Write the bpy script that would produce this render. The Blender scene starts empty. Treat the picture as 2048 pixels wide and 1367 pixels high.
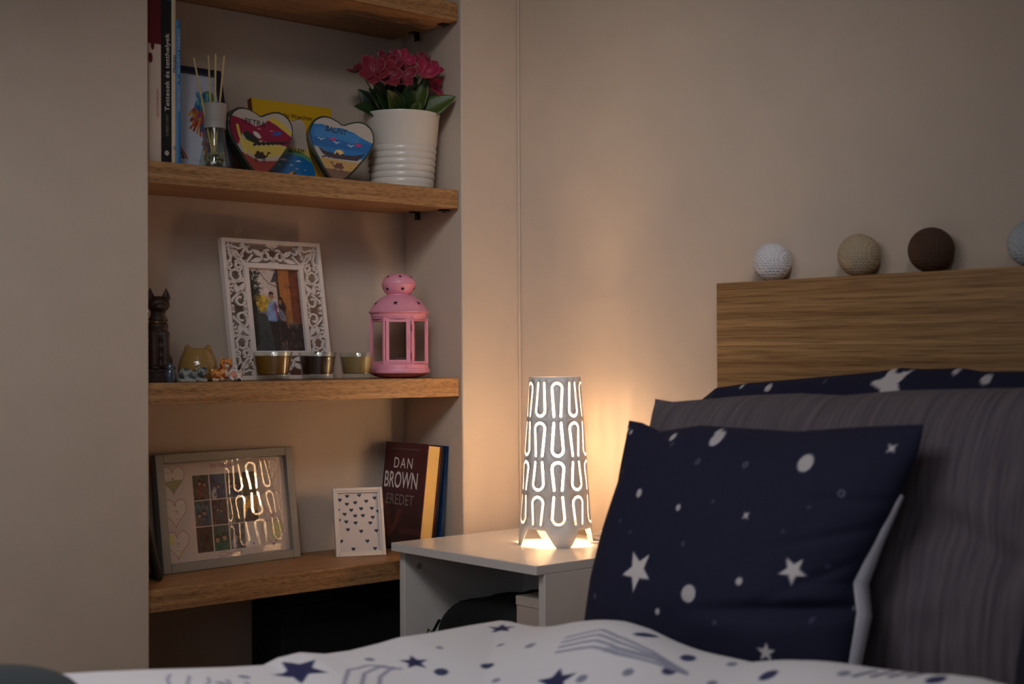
import bpy, bmesh, math, random
import numpy as np
from mathutils import Vector, Matrix, geometry
R = math.radians
PI = math.pi
SC = bpy.context.scene
COL = SC.collection
H0 = 0.543                       # height of the bedside table top above the floor
rnd = random.Random(7)


# ------------------------------------------------------------------ materials
def lin(c):
    return tuple(((x / 255) / 12.92) if x / 255 <= .04045 else (((x / 255) + .055) / 1.055) ** 2.4 for x in c[:3])


MATS = {}


def mat(name, col, rough=.6, metal=0, bump=None, spec=.5, sheen=0, coat=0):
    """plain procedural material: slight noise in tone and an optional noise bump (scale, strength)"""
    if name in MATS:
        return MATS[name]
    m = bpy.data.materials.new(name)
    m.use_nodes = True
    nt = m.node_tree
    b = nt.nodes['Principled BSDF']
    L = lin(col)
    tc = nt.nodes.new('ShaderNodeTexCoord')
    nz = nt.nodes.new('ShaderNodeTexNoise')
    nz.inputs['Scale'].default_value = 12
    nz.inputs['Detail'].default_value = 4
    nt.links.new(tc.outputs['Object'], nz.inputs['Vector'])
    mx = nt.nodes.new('ShaderNodeMix')
    mx.data_type = 'RGBA'
    mx.inputs[6].default_value = (*[x * .93 for x in L], 1)
    mx.inputs[7].default_value = (*[min(1, x * 1.06) for x in L], 1)
    nt.links.new(nz.outputs['Fac'], mx.inputs[0])
    nt.links.new(mx.outputs[2], b.inputs['Base Color'])
    b.inputs['Roughness'].default_value = rough
    b.inputs['Metallic'].default_value = metal
    b.inputs['Specular IOR Level'].default_value = spec
    b.inputs['Sheen Weight'].default_value = sheen
    b.inputs['Coat Weight'].default_value = coat
    if bump:
        n2 = nt.nodes.new('ShaderNodeTexNoise')
        n2.inputs['Scale'].default_value = bump[0]
        n2.inputs['Detail'].default_value = 3
        nt.links.new(tc.outputs['Object'], n2.inputs['Vector'])
        bp = nt.nodes.new('ShaderNodeBump')
        bp.inputs['Strength'].default_value = bump[1]
        bp.inputs['Distance'].default_value = .002
        nt.links.new(n2.outputs['Fac'], bp.inputs['Height'])
        nt.links.new(bp.outputs['Normal'], b.inputs['Normal'])
    MATS[name] = m
    return m


def wood(name, dark, light, axis, rough=.45, fine=1.0, along=1.5, pore=35):
    """oak: grain stretched along one object axis, with short dark pores"""
    m = bpy.data.materials.new(name)
    m.use_nodes = True
    nt = m.node_tree
    b = nt.nodes['Principled BSDF']
    tc = nt.nodes.new('ShaderNodeTexCoord')

    def noise(s_al, s_ac, det, rough_):
        mp = nt.nodes.new('ShaderNodeMapping')
        s = [s_ac] * 3
        s[axis] = s_al
        mp.inputs['Scale'].default_value = s
        nt.links.new(tc.outputs['Object'], mp.inputs['Vector'])
        n = nt.nodes.new('ShaderNodeTexNoise')
        n.inputs['Scale'].default_value = 1
        n.inputs['Detail'].default_value = det
        n.inputs['Roughness'].default_value = rough_
        nt.links.new(mp.outputs['Vector'], n.inputs['Vector'])
        return n
    a = noise(along * fine, 90 * fine, 5, .6)
    p = noise(pore * fine, 480 * fine, 2, .5)
    r1 = nt.nodes.new('ShaderNodeValToRGB')
    r1.color_ramp.elements[0].position = .3
    r1.color_ramp.elements[0].color = (*lin(dark), 1)
    r1.color_ramp.elements[1].position = .68
    r1.color_ramp.elements[1].color = (*lin(light), 1)
    nt.links.new(a.outputs['Fac'], r1.inputs['Fac'])
    r2 = nt.nodes.new('ShaderNodeValToRGB')
    r2.color_ramp.elements[0].position = .36
    r2.color_ramp.elements[0].color = (.45, .42, .38, 1)
    r2.color_ramp.elements[1].position = .52
    r2.color_ramp.elements[1].color = (1, 1, 1, 1)
    nt.links.new(p.outputs['Fac'], r2.inputs['Fac'])
    mx = nt.nodes.new('ShaderNodeMix')
    mx.data_type = 'RGBA'
    mx.blend_type = 'MULTIPLY'
    mx.inputs[0].default_value = .75
    nt.links.new(r1.outputs['Color'], mx.inputs[6])
    nt.links.new(r2.outputs['Color'], mx.inputs[7])
    nt.links.new(mx.outputs[2], b.inputs['Base Color'])
    b.inputs['Roughness'].default_value = rough
    bp = nt.nodes.new('ShaderNodeBump')
    bp.inputs['Strength'].default_value = .25
    bp.inputs['Distance'].default_value = .001
    nt.links.new(p.outputs['Fac'], bp.inputs['Height'])
    nt.links.new(bp.outputs['Normal'], b.inputs['Normal'])
    return m


def print_mat(name, rough=.6, coat=0, weave=0, sheen=0):
    """a printed / painted surface: colour comes from the mesh's own colour attribute"""
    if name in MATS:
        return MATS[name]
    m = bpy.data.materials.new(name)
    m.use_nodes = True
    nt = m.node_tree
    b = nt.nodes['Principled BSDF']
    at = nt.nodes.new('ShaderNodeAttribute')
    at.attribute_name = 'Col'
    nt.links.new(at.outputs['Color'], b.inputs['Base Color'])
    b.inputs['Roughness'].default_value = rough
    b.inputs['Coat Weight'].default_value = coat
    b.inputs['Sheen Weight'].default_value = sheen
    if weave:
        tc = nt.nodes.new('ShaderNodeTexCoord')
        n2 = nt.nodes.new('ShaderNodeTexNoise')
        n2.inputs['Scale'].default_value = weave
        nt.links.new(tc.outputs['Object'], n2.inputs['Vector'])
        bp = nt.nodes.new('ShaderNodeBump')
        bp.inputs['Strength'].default_value = .3
        bp.inputs['Distance'].default_value = .001
        nt.links.new(n2.outputs['Fac'], bp.inputs['Height'])
        nt.links.new(bp.outputs['Normal'], b.inputs['Normal'])
    MATS[name] = m
    return m


def glass_mat(name, col=(255, 255, 255), ior=1.45, rough=0.0):
    if name in MATS:
        return MATS[name]
    m = bpy.data.materials.new(name)
    m.use_nodes = True
    b = m.node_tree.nodes['Principled BSDF']
    b.inputs['Base Color'].default_value = (*lin(col), 1)
    b.inputs['Roughness'].default_value = rough
    b.inputs['Transmission Weight'].default_value = 1
    b.inputs['IOR'].default_value = ior
    MATS[name] = m
    return m


def pane_mat(name, ior=1.7, tint=(255, 255, 255)):
    """flat glass pane: clear, with a Fresnel reflection"""
    if name in MATS:
        return MATS[name]
    m = bpy.data.materials.new(name)
    m.use_nodes = True
    nt = m.node_tree
    nt.nodes.clear()
    o = nt.nodes.new('ShaderNodeOutputMaterial')
    mx = nt.nodes.new('ShaderNodeMixShader')
    f0 = ((ior - 1) / (ior + 1)) ** 2
    lw = nt.nodes.new('ShaderNodeLayerWeight')
    pw = nt.nodes.new('ShaderNodeMath')
    pw.operation = 'POWER'
    pw.inputs[1].default_value = 5
    fr = nt.nodes.new('ShaderNodeMath')
    fr.operation = 'MULTIPLY_ADD'
    fr.inputs[1].default_value = 1 - f0
    fr.inputs[2].default_value = f0
    nt.links.new(lw.outputs['Facing'], pw.inputs[0])
    nt.links.new(pw.outputs[0], fr.inputs[0])
    t = nt.nodes.new('ShaderNodeBsdfTransparent')
    t.inputs['Color'].default_value = (*lin(tint), 1)
    g = nt.nodes.new('ShaderNodeBsdfGlossy')
    g.inputs['Roughness'].default_value = 0.0
    nt.links.new(fr.outputs[0], mx.inputs[0])
    nt.links.new(t.outputs[0], mx.inputs[1])
    nt.links.new(g.outputs[0], mx.inputs[2])
    nt.links.new(mx.outputs[0], o.inputs[0])
    MATS[name] = m
    return m


# ------------------------------------------------------------------ mesh helpers
class MB:
    def __init__(s):
        s.v, s.f = [], []

    def add(s, v, f):
        k = len(s.v)
        s.v += [tuple(map(float, p)) for p in v]
        s.f += [tuple(i + k for i in q) for q in f]
        return s

    def box(s, x0, x1, y0, y1, z0, z1):
        return s.add([(x0, y0, z0), (x1, y0, z0), (x1, y1, z0), (x0, y1, z0), (x0, y0, z1), (x1, y0, z1), (x1, y1, z1), (x0, y1, z1)],
                     [(0, 3, 2, 1), (4, 5, 6, 7), (0, 1, 5, 4), (1, 2, 6, 5), (2, 3, 7, 6), (3, 0, 4, 7)])

    def lathe(s, prof, n=48, c=(0, 0, 0), cap=True, sx=1, sy=1, a0=0):
        v, f = [], []
        for (r, z) in prof:
            for i in range(n):
                a = a0 + 2 * PI * i / n
                v.append((c[0] + r * sx * math.cos(a), c[1] + r * sy * math.sin(a), c[2] + z))
        for j in range(len(prof) - 1):
            for i in range(n):
                k = (i + 1) % n
                f.append((j * n + i, j * n + k, (j + 1) * n + k, (j + 1) * n + i))
        if cap:
            f.append(tuple(range(n - 1, -1, -1)))
            f.append(tuple(range((len(prof) - 1) * n, len(prof) * n)))
        return s.add(v, f)

    def tube(s, pts, rad, n=8, closed=False, flat=1.0):
        pts = [Vector(p) for p in pts]
        N = len(pts)
        rr = rad if hasattr(rad, '__len__') else [rad] * N
        v, f = [], []
        up = Vector((0, 0, 1))
        prev = None
        for i, p in enumerate(pts):
            a = pts[(i - 1) % N] if (closed or i > 0) else p
            b = pts[(i + 1) % N] if (closed or i < N - 1) else p
            t = (b - a).normalized() if (b - a).length > 1e-9 else Vector((0, 0, 1))
            if prev is None:
                x = t.cross(up)
                if x.length < .05:
                    x = t.cross(Vector((1, 0, 0)))
            else:
                x = prev - t * prev.dot(t)
            x.normalize()
            prev = x
            y = t.cross(x)
            for k in range(n):
                an = 2 * PI * k / n
                v.append(p + x * math.cos(an) * rr[i] + y * math.sin(an) * rr[i] * flat)
        for i in range(N if closed else N - 1):
            j = (i + 1) % N
            for k in range(n):
                m = (k + 1) % n
                f.append((i * n + k, i * n + m, j * n + m, j * n + k))
        if not closed:
            f.append(tuple(range(n - 1, -1, -1)))
            f.append(tuple(range((N - 1) * n, N * n)))
        return s.add(v, f)

    def prism(s, poly, y0, y1):
        """polygon in x,z extruded along y"""
        n = len(poly)
        v = [(x, y0, z) for x, z in poly] + [(x, y1, z) for x, z in poly]
        f = [tuple(range(n)), tuple(range(2 * n - 1, n - 1, -1))]
        f += [(i, n + i, n + (i + 1) % n, (i + 1) % n) for i in range(n)]
        return s.add(v, f)

    def ball(s, c, r, n=16, m=10):
        rx, ry, rz = (r, r, r) if not hasattr(r, '__len__') else r
        v = [(c[0], c[1], c[2] - rz)]
        for j in range(1, m):
            t = -PI / 2 + PI * j / m
            for i in range(n):
                a = 2 * PI * i / n
                v.append((c[0] + rx * math.cos(t) * math.cos(a), c[1] + ry * math.cos(t) * math.sin(a), c[2] + rz * math.sin(t)))
        v.append((c[0], c[1], c[2] + rz))
        f = [(0, 1 + (i + 1) % n, 1 + i) for i in range(n)]
        for j in range(m - 2):
            for i in range(n):
                k = (i + 1) % n
                f.append((1 + j * n + i, 1 + j * n + k, 1 + (j + 1) * n + k, 1 + (j + 1) * n + i))
        t = len(v) - 1
        f += [(t, 1 + (m - 2) * n + i, 1 + (m - 2) * n + (i + 1) % n) for i in range(n)]
        return s.add(v, f)

    def ribbon(s, pts, w, y0, y1):
        """flat strip of width w (number or per point) following a line in x,z"""
        P = [Vector((p[0], p[1])) for p in pts]
        N = len(P)
        ww = w if hasattr(w, '__len__') else [w] * N
        v, f = [], []
        for i in range(N):
            t = P[min(i + 1, N - 1)] - P[max(i - 1, 0)]
            t.normalize()
            q = Vector((-t.y, t.x)) * ww[i] / 2
            for yy in (y0, y1):
                v.append((P[i].x + q.x, yy, P[i].y + q.y))
                v.append((P[i].x - q.x, yy, P[i].y - q.y))
        for i in range(N - 1):
            a, b = i * 4, i * 4 + 4
            f += [(a, b, b + 1, a + 1), (a + 2, a + 3, b + 3, b + 2), (a, a + 2, b + 2, b), (a + 1, b + 1, b + 3, a + 3)]
        f += [(0, 1, 3, 2), (N * 4 - 4, N * 4 - 2, N * 4 - 1, N * 4 - 3)]
        return s.add(v, f)

    def xform(s, M):
        s.v = [tuple(M @ Vector(p)) for p in s.v]
        return s


def mesh_of(name, mb, m, smooth=40):
    me = bpy.data.meshes.new(name)
    me.from_pydata(mb.v, [], mb.f)
    me.validate()
    bm = bmesh.new()
    bm.from_mesh(me)
    bmesh.ops.recalc_face_normals(bm, faces=bm.faces)
    bm.to_mesh(me)
    bm.free()
    if smooth:
        me.polygons.foreach_set('use_smooth', [True] * len(me.polygons))
        me.set_sharp_from_angle(angle=R(smooth))
    if m:
        me.materials.append(m)
    return me


def link(o, parent=None, loc=(0, 0, 0), rot=(0, 0, 0)):
    COL.objects.link(o)
    o.location = loc
    o.rotation_euler = rot
    if parent:
        o.parent = parent
    return o


def obj(name, mb, m, parent=None, loc=(0, 0, 0), rot=(0, 0, 0), smooth=40, bevel=0, seg=2, label=None):
    o = bpy.data.objects.new(name, mesh_of(name, mb, m, smooth))
    link(o, parent, loc, rot)
    if bevel:
        b = o.modifiers.new('Bevel', 'BEVEL')
        b.width = bevel
        b.segments = seg
        b.limit_method = 'ANGLE'
        b.angle_limit = R(40)
    if label:
        o['label'] = label
    return o


def tag(o, label, cat, group=None, kind=None):
    o['label'] = label
    o['category'] = cat
    if group:
        o['group'] = group
    if kind:
        o['kind'] = kind
    return o


def struct(o):
    o['kind'] = 'structure'
    return o


def thing(name, label, cat, loc=(0, 0, 0), rot=(0, 0, 0), group=None):
    o = bpy.data.objects.new(name, None)
    o.empty_display_size = .05
    link(o, None, loc, rot)
    return tag(o, label, cat, group)


def dup(root, loc, label=None, mats=None):
    c = root.copy()
    COL.objects.link(c)
    c.location = loc
    if label:
        c['label'] = label
    for ch in list(root.children):
        d = ch.copy()
        COL.objects.link(d)
        d.parent = c
        if mats and ch.name.split('.')[0] in mats:
            d.data = ch.data.copy()
            d.data.materials[0] = mats[ch.name.split('.')[0]]
    return c


def set_cols(me, cols):
    a = me.color_attributes.new('Col', 'FLOAT_COLOR', 'POINT')
    c = np.ones((len(me.vertices), 4), np.float32)
    c[:, :3] = cols
    a.data.foreach_set('color', c.ravel())


def srgb2lin(c):
    c = np.clip(np.asarray(c, float) / 255, 0, 1)
    return np.where(c <= .04045, c / 12.92, ((c + .055) / 1.055) ** 2.4)


def grid_obj(name, V, cols, m, parent=None, loc=(0, 0, 0), rot=(0, 0, 0), mask=None, smooth=True, flip=False):
    """V: (ny,nx,3) array of points -> one mesh, with colours (ny,nx,3) in 0..255 if given"""
    ny, nx = V.shape[:2]
    idx = np.arange(ny * nx).reshape(ny, nx)
    q = np.stack([idx[:-1, :-1], idx[:-1, 1:], idx[1:, 1:], idx[1:, :-1]], -1).reshape(-1, 4)
    if flip:
        q = q[:, ::-1]
    if mask is not None:
        mm = (mask[:-1, :-1] & mask[1:, 1:] & mask[:-1, 1:] & mask[1:, :-1]).reshape(-1)
        q = q[mm]
    me = bpy.data.meshes.new(name)
    me.vertices.add(ny * nx)
    me.vertices.foreach_set('co', V.reshape(-1).astype(np.float32))
    me.loops.add(len(q) * 4)
    me.loops.foreach_set('vertex_index', q.reshape(-1).astype(np.int32))
    me.polygons.add(len(q))
    me.polygons.foreach_set('loop_start', np.arange(0, len(q) * 4, 4, dtype=np.int32))
    me.update(calc_edges=True)
    if smooth:
        me.polygons.foreach_set('use_smooth', [True] * len(me.polygons))
    if cols is not None:
        set_cols(me, srgb2lin(cols.reshape(-1, 3)))
    me.materials.append(m)
    if mask is not None:
        bm = bmesh.new()
        bm.from_mesh(me)
        bmesh.ops.delete(bm, geom=[v for v in bm.verts if not v.link_faces], context='VERTS')
        bm.to_mesh(me)
        bm.free()
    return link(bpy.data.objects.new(name, me), parent, loc, rot)


def text_mb(txt, height, width=None, align='c', bold=0.0, y=0.0, track=1.0, tall=None):
    """flat lettering in the x,z plane facing -y; cap height = height, squeezed to width when given"""
    cu = bpy.data.curves.new('lettering', 'FONT')
    cu.body = txt
    cu.size = 1
    cu.offset = bold
    cu.space_character = track
    cu.resolution_u = 4
    o = bpy.data.objects.new('lettering', cu)
    COL.objects.link(o)
    dg = bpy.context.evaluated_depsgraph_get()
    me = bpy.data.meshes.new_from_object(o.evaluated_get(dg))
    vs = np.array([v.co[:] for v in me.vertices]).reshape(-1, 3)
    fs = [tuple(p.vertices) for p in me.polygons]
    bpy.data.objects.remove(o)
    bpy.data.curves.remove(cu)
    bpy.data.meshes.remove(me)
    mb = MB()
    if not len(vs):
        return mb
    k = height / .69
    vs = vs * k
    x0, x1 = vs[:, 0].min(), vs[:, 0].max()
    sx = width / (x1 - x0) if width else 1
    xs = (vs[:, 0] - x0) * sx
    wid = (x1 - x0) * sx
    if align == 'c':
        xs = xs - wid / 2
    mb.add([(a, y, b) for a, b in zip(xs, vs[:, 1])], fs)
    return mb


# ------------------------------------------------------------------ painting small prints as colour grids
class Canvas:
    """RGB grid, x to the right 0..w, y up 0..h, measured in metres of the print"""

    def __init__(s, w, h, n, bg):
        s.w, s.h = w, h
        s.nx = n
        s.ny = max(2, int(round(n * h / w)))
        s.X, s.Y = np.meshgrid(np.linspace(0, w, s.nx), np.linspace(0, h, s.ny))
        s.px = w / (s.nx - 1)
        s.c = np.zeros((s.ny, s.nx, 3)) + np.array(bg, float)

    def put(s, d, col, a=1.0, soft=None):
        k = np.clip(.5 - d / (soft or s.px), 0, 1)[..., None] * a
        s.c = s.c * (1 - k) + np.array(col, float) * k
        return s

    def rect(s, x0, x1, y0, y1, col, a=1.0):
        return s.put(np.maximum(np.maximum(x0 - s.X, s.X - x1), np.maximum(y0 - s.Y, s.Y - y1)), col, a)

    def ell(s, cx, cy, rx, ry, col, rot=0, a=1.0, soft=None):
        c, n = math.cos(rot), math.sin(rot)
        u = (s.X - cx) * c + (s.Y - cy) * n
        v = -(s.X - cx) * n + (s.Y - cy) * c
        return s.put((np.hypot(u / rx, v / ry) - 1) * min(rx, ry), col, a, soft)

    def line(s, pts, w, col, a=1.0):
        d = np.full(s.X.shape, 9.0)
        for (ax, ay), (bx, by) in zip(pts[:-1], pts[1:]):
            dx, dy = bx - ax, by - ay
            t = np.clip(((s.X - ax) * dx + (s.Y - ay) * dy) / (dx * dx + dy * dy + 1e-12), 0, 1)
            d = np.minimum(d, np.hypot(s.X - ax - t * dx, s.Y - ay - t * dy))
        return s.put(d - w / 2, col, a)

    def sd(s, pts):
        d = np.full(s.X.shape, 9.0)
        ins = np.zeros(s.X.shape, bool)
        n = len(pts)
        for i in range(n):
            ax, ay = pts[i]
            bx, by = pts[(i + 1) % n]
            dx, dy = bx - ax, by - ay
            t = np.clip(((s.X - ax) * dx + (s.Y - ay) * dy) / (dx * dx + dy * dy + 1e-12), 0, 1)
            d = np.minimum(d, np.hypot(s.X - ax - t * dx, s.Y - ay - t * dy))
            if abs(dy) > 1e-12:
                cr = ((ay > s.Y) != (by > s.Y)) & (s.X < dx * (s.Y - ay) / dy + ax)
                ins ^= cr
        return np.where(ins, -d, d)

    def poly(s, pts, col, a=1.0, soft=None):
        return s.put(s.sd(pts), col, a, soft)

    def speck(s, seed, amt, cell=1):
        g = np.random.RandomState(seed)
        ny, nx = s.ny // cell + 2, s.nx // cell + 2
        n = g.rand(ny, nx)
        n = np.kron(n, np.ones((cell, cell)))[:s.ny, :s.nx]
        s.c = s.c + (n[..., None] - .5) * amt
        return s

    def build(s, name, m, parent=None, y=0.0, x0=None, z0=0.0, mask=None):
        """an upright print facing -y, its lower edge at z0, centred on x unless x0 is given"""
        xx = s.X + (-s.w / 2 if x0 is None else x0)
        V = np.stack([xx, np.full(s.X.shape, y), s.Y + z0], -1)
        return grid_obj(name, V, s.c, m, parent, mask=mask, smooth=False)


def heart_pts(cx, cy, w, h, n=40):
    P = []
    for i in range(n):
        t = 2 * PI * i / n
        x = 16 * math.sin(t) ** 3
        y = 13 * math.cos(t) - 5 * math.cos(2 * t) - 2 * math.cos(3 * t) - math.cos(4 * t)
        P.append((cx + x / 32 * w, cy + (y + 2.5) / 29 * h))
    return P


def star_pts(cx, cy, r, rot=PI / 2, k=.45, n=5):
    return [(cx + (r if i % 2 == 0 else r * k) * math.cos(rot + PI * i / n), cy + (r if i % 2 == 0 else r * k) * math.sin(rot + PI * i / n)) for i in range(2 * n)]


def fuse(mb, voxel, smooth_it=4):
    """melt overlapping lumps into one continuous skin, return vertex and face lists"""
    me = bpy.data.meshes.new('skin')
    me.from_pydata(mb.v, [], mb.f)
    o = bpy.data.objects.new('skin', me)
    COL.objects.link(o)
    r = o.modifiers.new('Remesh', 'REMESH')
    r.mode = 'VOXEL'
    r.voxel_size = voxel
    sm = o.modifiers.new('Smooth', 'SMOOTH')
    sm.iterations = smooth_it
    dg = bpy.context.evaluated_depsgraph_get()
    e = bpy.data.meshes.new_from_object(o.evaluated_get(dg))
    vs = np.array([v.co[:] for v in e.vertices])
    fs = [tuple(p.vertices) for p in e.polygons]
    bpy.data.objects.remove(o)
    bpy.data.meshes.remove(me)
    bpy.data.meshes.remove(e)
    return vs, fs


def fused_obj(name, mb, voxel, m, colf=None, parent=None, loc=(0, 0, 0), rot=(0, 0, 0), it=4):
    vs, fs = fuse(mb, voxel, it)
    me = bpy.data.meshes.new(name)
    me.from_pydata(vs.tolist(), [], fs)
    me.polygons.foreach_set('use_smooth', [True] * len(me.polygons))
    if colf:
        set_cols(me, srgb2lin(colf(vs)))
    me.materials.append(m)
    return link(bpy.data.objects.new(name, me), parent, loc, rot)
# ------------------------------------------------------------------ palette
M_WALL = mat('wall_paint', (206, 188, 172), .92, bump=(180, .12), spec=.2)
M_CEIL = mat('ceiling_paint', (214, 206, 196), .95, spec=.2)
M_FLOOR = wood('floor_boards', (90, 62, 40), (140, 100, 66), 1, .5, .6)
M_SHELF = wood('oak_shelf', (138, 96, 60), (190, 144, 96), 1, .5, 1.1, 2.0, 60)
M_HEAD = wood('oak_headboard', (140, 100, 60), (196, 152, 100), 0, .5, 1.0, .45, 10)
M_WHITE = mat('white_foil', (232, 226, 222), .2, spec=.5)
M_WMETAL = mat('white_powder_coat', (236, 230, 226), .4)
M_STEEL = mat('bracket_steel', (60, 54, 48), .4, .8)
M_BLACK = mat('black_cloth', (16, 16, 18), .8, bump=(90, .3))
M_BLACKG = mat('black_plastic', (10, 10, 12), .5)
M_NAVY = mat('navy_lacquer', (22, 28, 52), .4)
M_PAGES = mat('page_block', (226, 198, 150), .9, bump=(500, .5))
M_PRINT = print_mat('printed_paper', .75)
M_COVER = print_mat('printed_cover', .45)
M_PHOTO = print_mat('photo_paper', .4)
M_INKW = mat('lettering_white', (222, 214, 206), .6)
M_INKG = mat('lettering_grey', (128, 120, 112), .6)
M_INKK = mat('lettering_black', (18, 16, 16), .6)
M_INKR = mat('lettering_red', (170, 40, 40), .6)
M_INKN = mat('lettering_navy', (30, 48, 92), .6)
M_INKP = mat('lettering_pale', (190, 205, 220), .6)
M_WAXW = mat('candle_wick', (40, 34, 28), .9)
M_CLEAR = pane_mat('clear_glass', 1.55, (250, 253, 251))
M_PANE = pane_mat('picture_glass', 1.75)
M_PANE2 = pane_mat('lantern_glass', 1.45, (242, 240, 238))

# ------------------------------------------------------------------ the room
YL, YR, DEP = -.803, -.148, -.220      # alcove: left side, right side, back
FL = 0.0
CE = 2.55


def room():
    ret = []
    # left of the alcove: projecting wall block
    ret.append(obj('wall_left', MB().box(DEP - .12, 0, -3.6, YL, FL, CE), M_WALL, bevel=.003))
    # alcove back
    ret.append(obj('wall_alcove', MB().box(DEP - .12, DEP, YL, .12, FL, CE), M_WALL))
    # right of the alcove: the short return whose inner face runs slightly out of square
    mb = MB()
    pts = [(0, YR), (0, .12), (DEP, .12), (DEP, -.1225)]
    mb.add([(x, y, FL) for x, y in pts] + [(x, y, CE) for x, y in pts],
           [(3, 2, 1, 0), (4, 5, 6, 7)] + [(i, (i + 1) % 4, 4 + (i + 1) % 4, 4 + i) for i in range(4)])
    ret.append(obj('wall_return', mb, M_WALL, bevel=.003))
    ret.append(obj('wall_back', MB().box(0, 4.2, 0, .12, FL, CE), M_WALL))
    ret.append(obj('floor', MB().box(DEP - .12, 4.2, -4.6, .12, -.1, 0), M_FLOOR))
    ret.append(obj('ceiling', MB().box(DEP - .12, 4.2, -4.6, .12, CE, CE + .1), M_CEIL))
    # bead of filler in the corner
    ret.append(obj('trim_1', MB().tube([(.003, -.003, FL), (.003, -.003, CE)], .0025, 8), M_WALL))
    for o in ret:
        struct(o)


room()

# ------------------------------------------------------------------ alcove shelves
SHELVES = [(.988 + .018, 'top oak shelf of the alcove, cut off by the top of the photo', True),
           (.6595 - .018, 'oak alcove shelf carrying the red flowers and the painted sand hearts', True),
           (.2965 - .018, 'oak alcove shelf carrying the pink lantern and three glass candles', False),
           (-.0416 - .018, 'lowest oak alcove shelf carrying the grey photo collage frame', False)]
for zc, lab, br in SHELVES:
    t = thing('wall_shelf', lab, 'shelf', (0, 0, zc + H0), group='oak shelves in the alcove')
    obj('shelf_board', MB().box(DEP + .0005, -.008, YL + .001, -.1505, -.018, .018), M_SHELF, t, bevel=.0012)
    if br:
        b = MB().box(-.145, -.129, -.166, -.1495, -.0205, -.0182)
        b.box(-.1445, -.1295, -.1520, -.1490, -.034, -.0182)
        b.lathe([(.0035, 0), (.0035, .002)], 12, (0, 0, 0))
        obj('bracket', b if False else MB().box(-.145, -.129, -.166, -.1495, -.0205, -.0182).box(-.1445, -.1295, -.1520, -.1490, -.034, -.0182).ball((-.137, -.1525, -.028), .003, 10, 6), M_STEEL, t, label='small dark steel bracket')
        obj('bracket', MB().box(-.05, -.034, -.166, -.1505, -.0215, -.0182).ball((-.042, -.158, -.0215), .004, 10, 6), M_STEEL, t, label='small dark steel bracket')


# ------------------------------------------------------------------ books
def book(name, label, cat, loc, rot, T, Hh, W, cover, pages=M_PAGES, ct=.0018, inset=.003, group=None):
    """standing book; spine faces -y, thickness along x, depth along +y"""
    t = thing(name, label, cat, loc, rot, group)
    mb = MB().box(-T / 2, -T / 2 + ct, 0, W, 0, Hh).box(T / 2 - ct, T / 2, 0, W, 0, Hh)
    # rounded spine
    n = 8
    P = [(-T / 2 + T * i / n, -.0015 * math.sin(PI * i / n)) for i in range(n + 1)]
    v = [(x, y, z) for z in (0, Hh) for x, y in P] + [(x, ct, z) for z in (0, Hh) for x, y in P]
    k = n + 1
    f = []
    for i in range(n):
        f += [(i, i + 1, k + i + 1, k + i), (2 * k + i, 3 * k + i, 3 * k + i + 1, 2 * k + i + 1), (i, 2 * k + i, 2 * k + i + 1, i + 1), (k + i, k + i + 1, 3 * k + i + 1, 3 * k + i)]
    mb.add(v, f)
    obj('cover', mb, cover, t, smooth=30)
    obj('page_block', MB().box(-T / 2 + ct, T / 2 - ct, ct, W - inset, inset, Hh - inset), pages, t)
    return t


ROT_X = PI / 2                   # local -y looks into the room along +x
ZB, ZC, ZD = .6595 + H0, .2965 + H0, -.0416 + H0
FB = -.03                        # spines stand 3 cm behind the wall face


def spine_text(t, txt, h, L, m, zc, xoff=0, name='title_lettering'):
    """letters running up the spine"""
    mb = text_mb(txt, h, L, 'c', y=0)
    mb.v = [(-z + h / 2 + xoff, -.0022, x + zc) for x, y, z in mb.v]
    obj(name, mb, m, t)


def spine_print(t, cv, name='spine_print'):
    V = np.stack([cv.X - cv.w / 2, np.full(cv.X.shape, -.0018), cv.Y + .0005], -1)
    grid_obj(name, V, cv.c, M_COVER, t, smooth=False)


t = book('book', 'thick book with cream and dark red spine, against the left alcove wall', 'book', (FB, -.7787, ZB), (0, 0, ROT_X), .0255, .305, .15,
         mat('cream_cover', (196, 178, 164), .5), group='upright books on the flower shelf')
cv = Canvas(.0245, .304, 40, (200, 182, 168))
cv.rect(0, .03, .196, .31, (92, 10, 26))
cv.ell(.0095, .194, .0034, .0085, (92, 10, 26))
cv.ell(.0055, .172, .0042, .0085, (86, 10, 30))
cv.ell(.0, .148, .0022, .009, (86, 20, 30))
cv.line([(.001, 0), (.001, .196)], .002, (150, 122, 110))
spine_print(t, cv)
spine_text(t, 'NYOMOROM', .0042, .045, M_INKR, .099, .006)
t = book('book', 'black spined book with long white title, second from the alcove wall', 'book', (FB, -.7563, ZB), (0, 0, ROT_X), .0185, .30, .15,
         mat('black_cover', (16, 18, 20), .4), group='upright books on the flower shelf')
cv = Canvas(.0175, .299, 30, (16, 18, 20))
cv.rect(0, .02, .272, .30, (24, 92, 138))
cv.speck(3, 14, 2)
cv.ell(.009, .017, .0038, .0042, (206, 190, 178))
cv.line([(.0075, .0145), (.0075, .0195)], .0007, (30, 30, 30))
cv.line([(.0105, .0145), (.0105, .0195)], .0007, (150, 60, 50))
spine_print(t, cv)
spine_text(t, 'Tettesek és tetthelyek', .0078, .130, M_INKW, .152, .0008)
spine_text(t, 'ROBERT HART', .0046, .036, M_INKG, .064, .0008, 'author_lettering')
t = book('book', 'thin cream spined colouring book between the black and the blue spine', 'book', (FB, -.7425, ZB), (0, 0, ROT_X), .0078, .302, .15,
         mat('pale_cover', (206, 186, 156), .5), group='upright books on the flower shelf')
spine_text(t, 'Mandala', .0058, .029, M_INKN, .168, 0)
spine_text(t, '25', .0045, .006, M_INKN, .027, 0, 'number_lettering')
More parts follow.
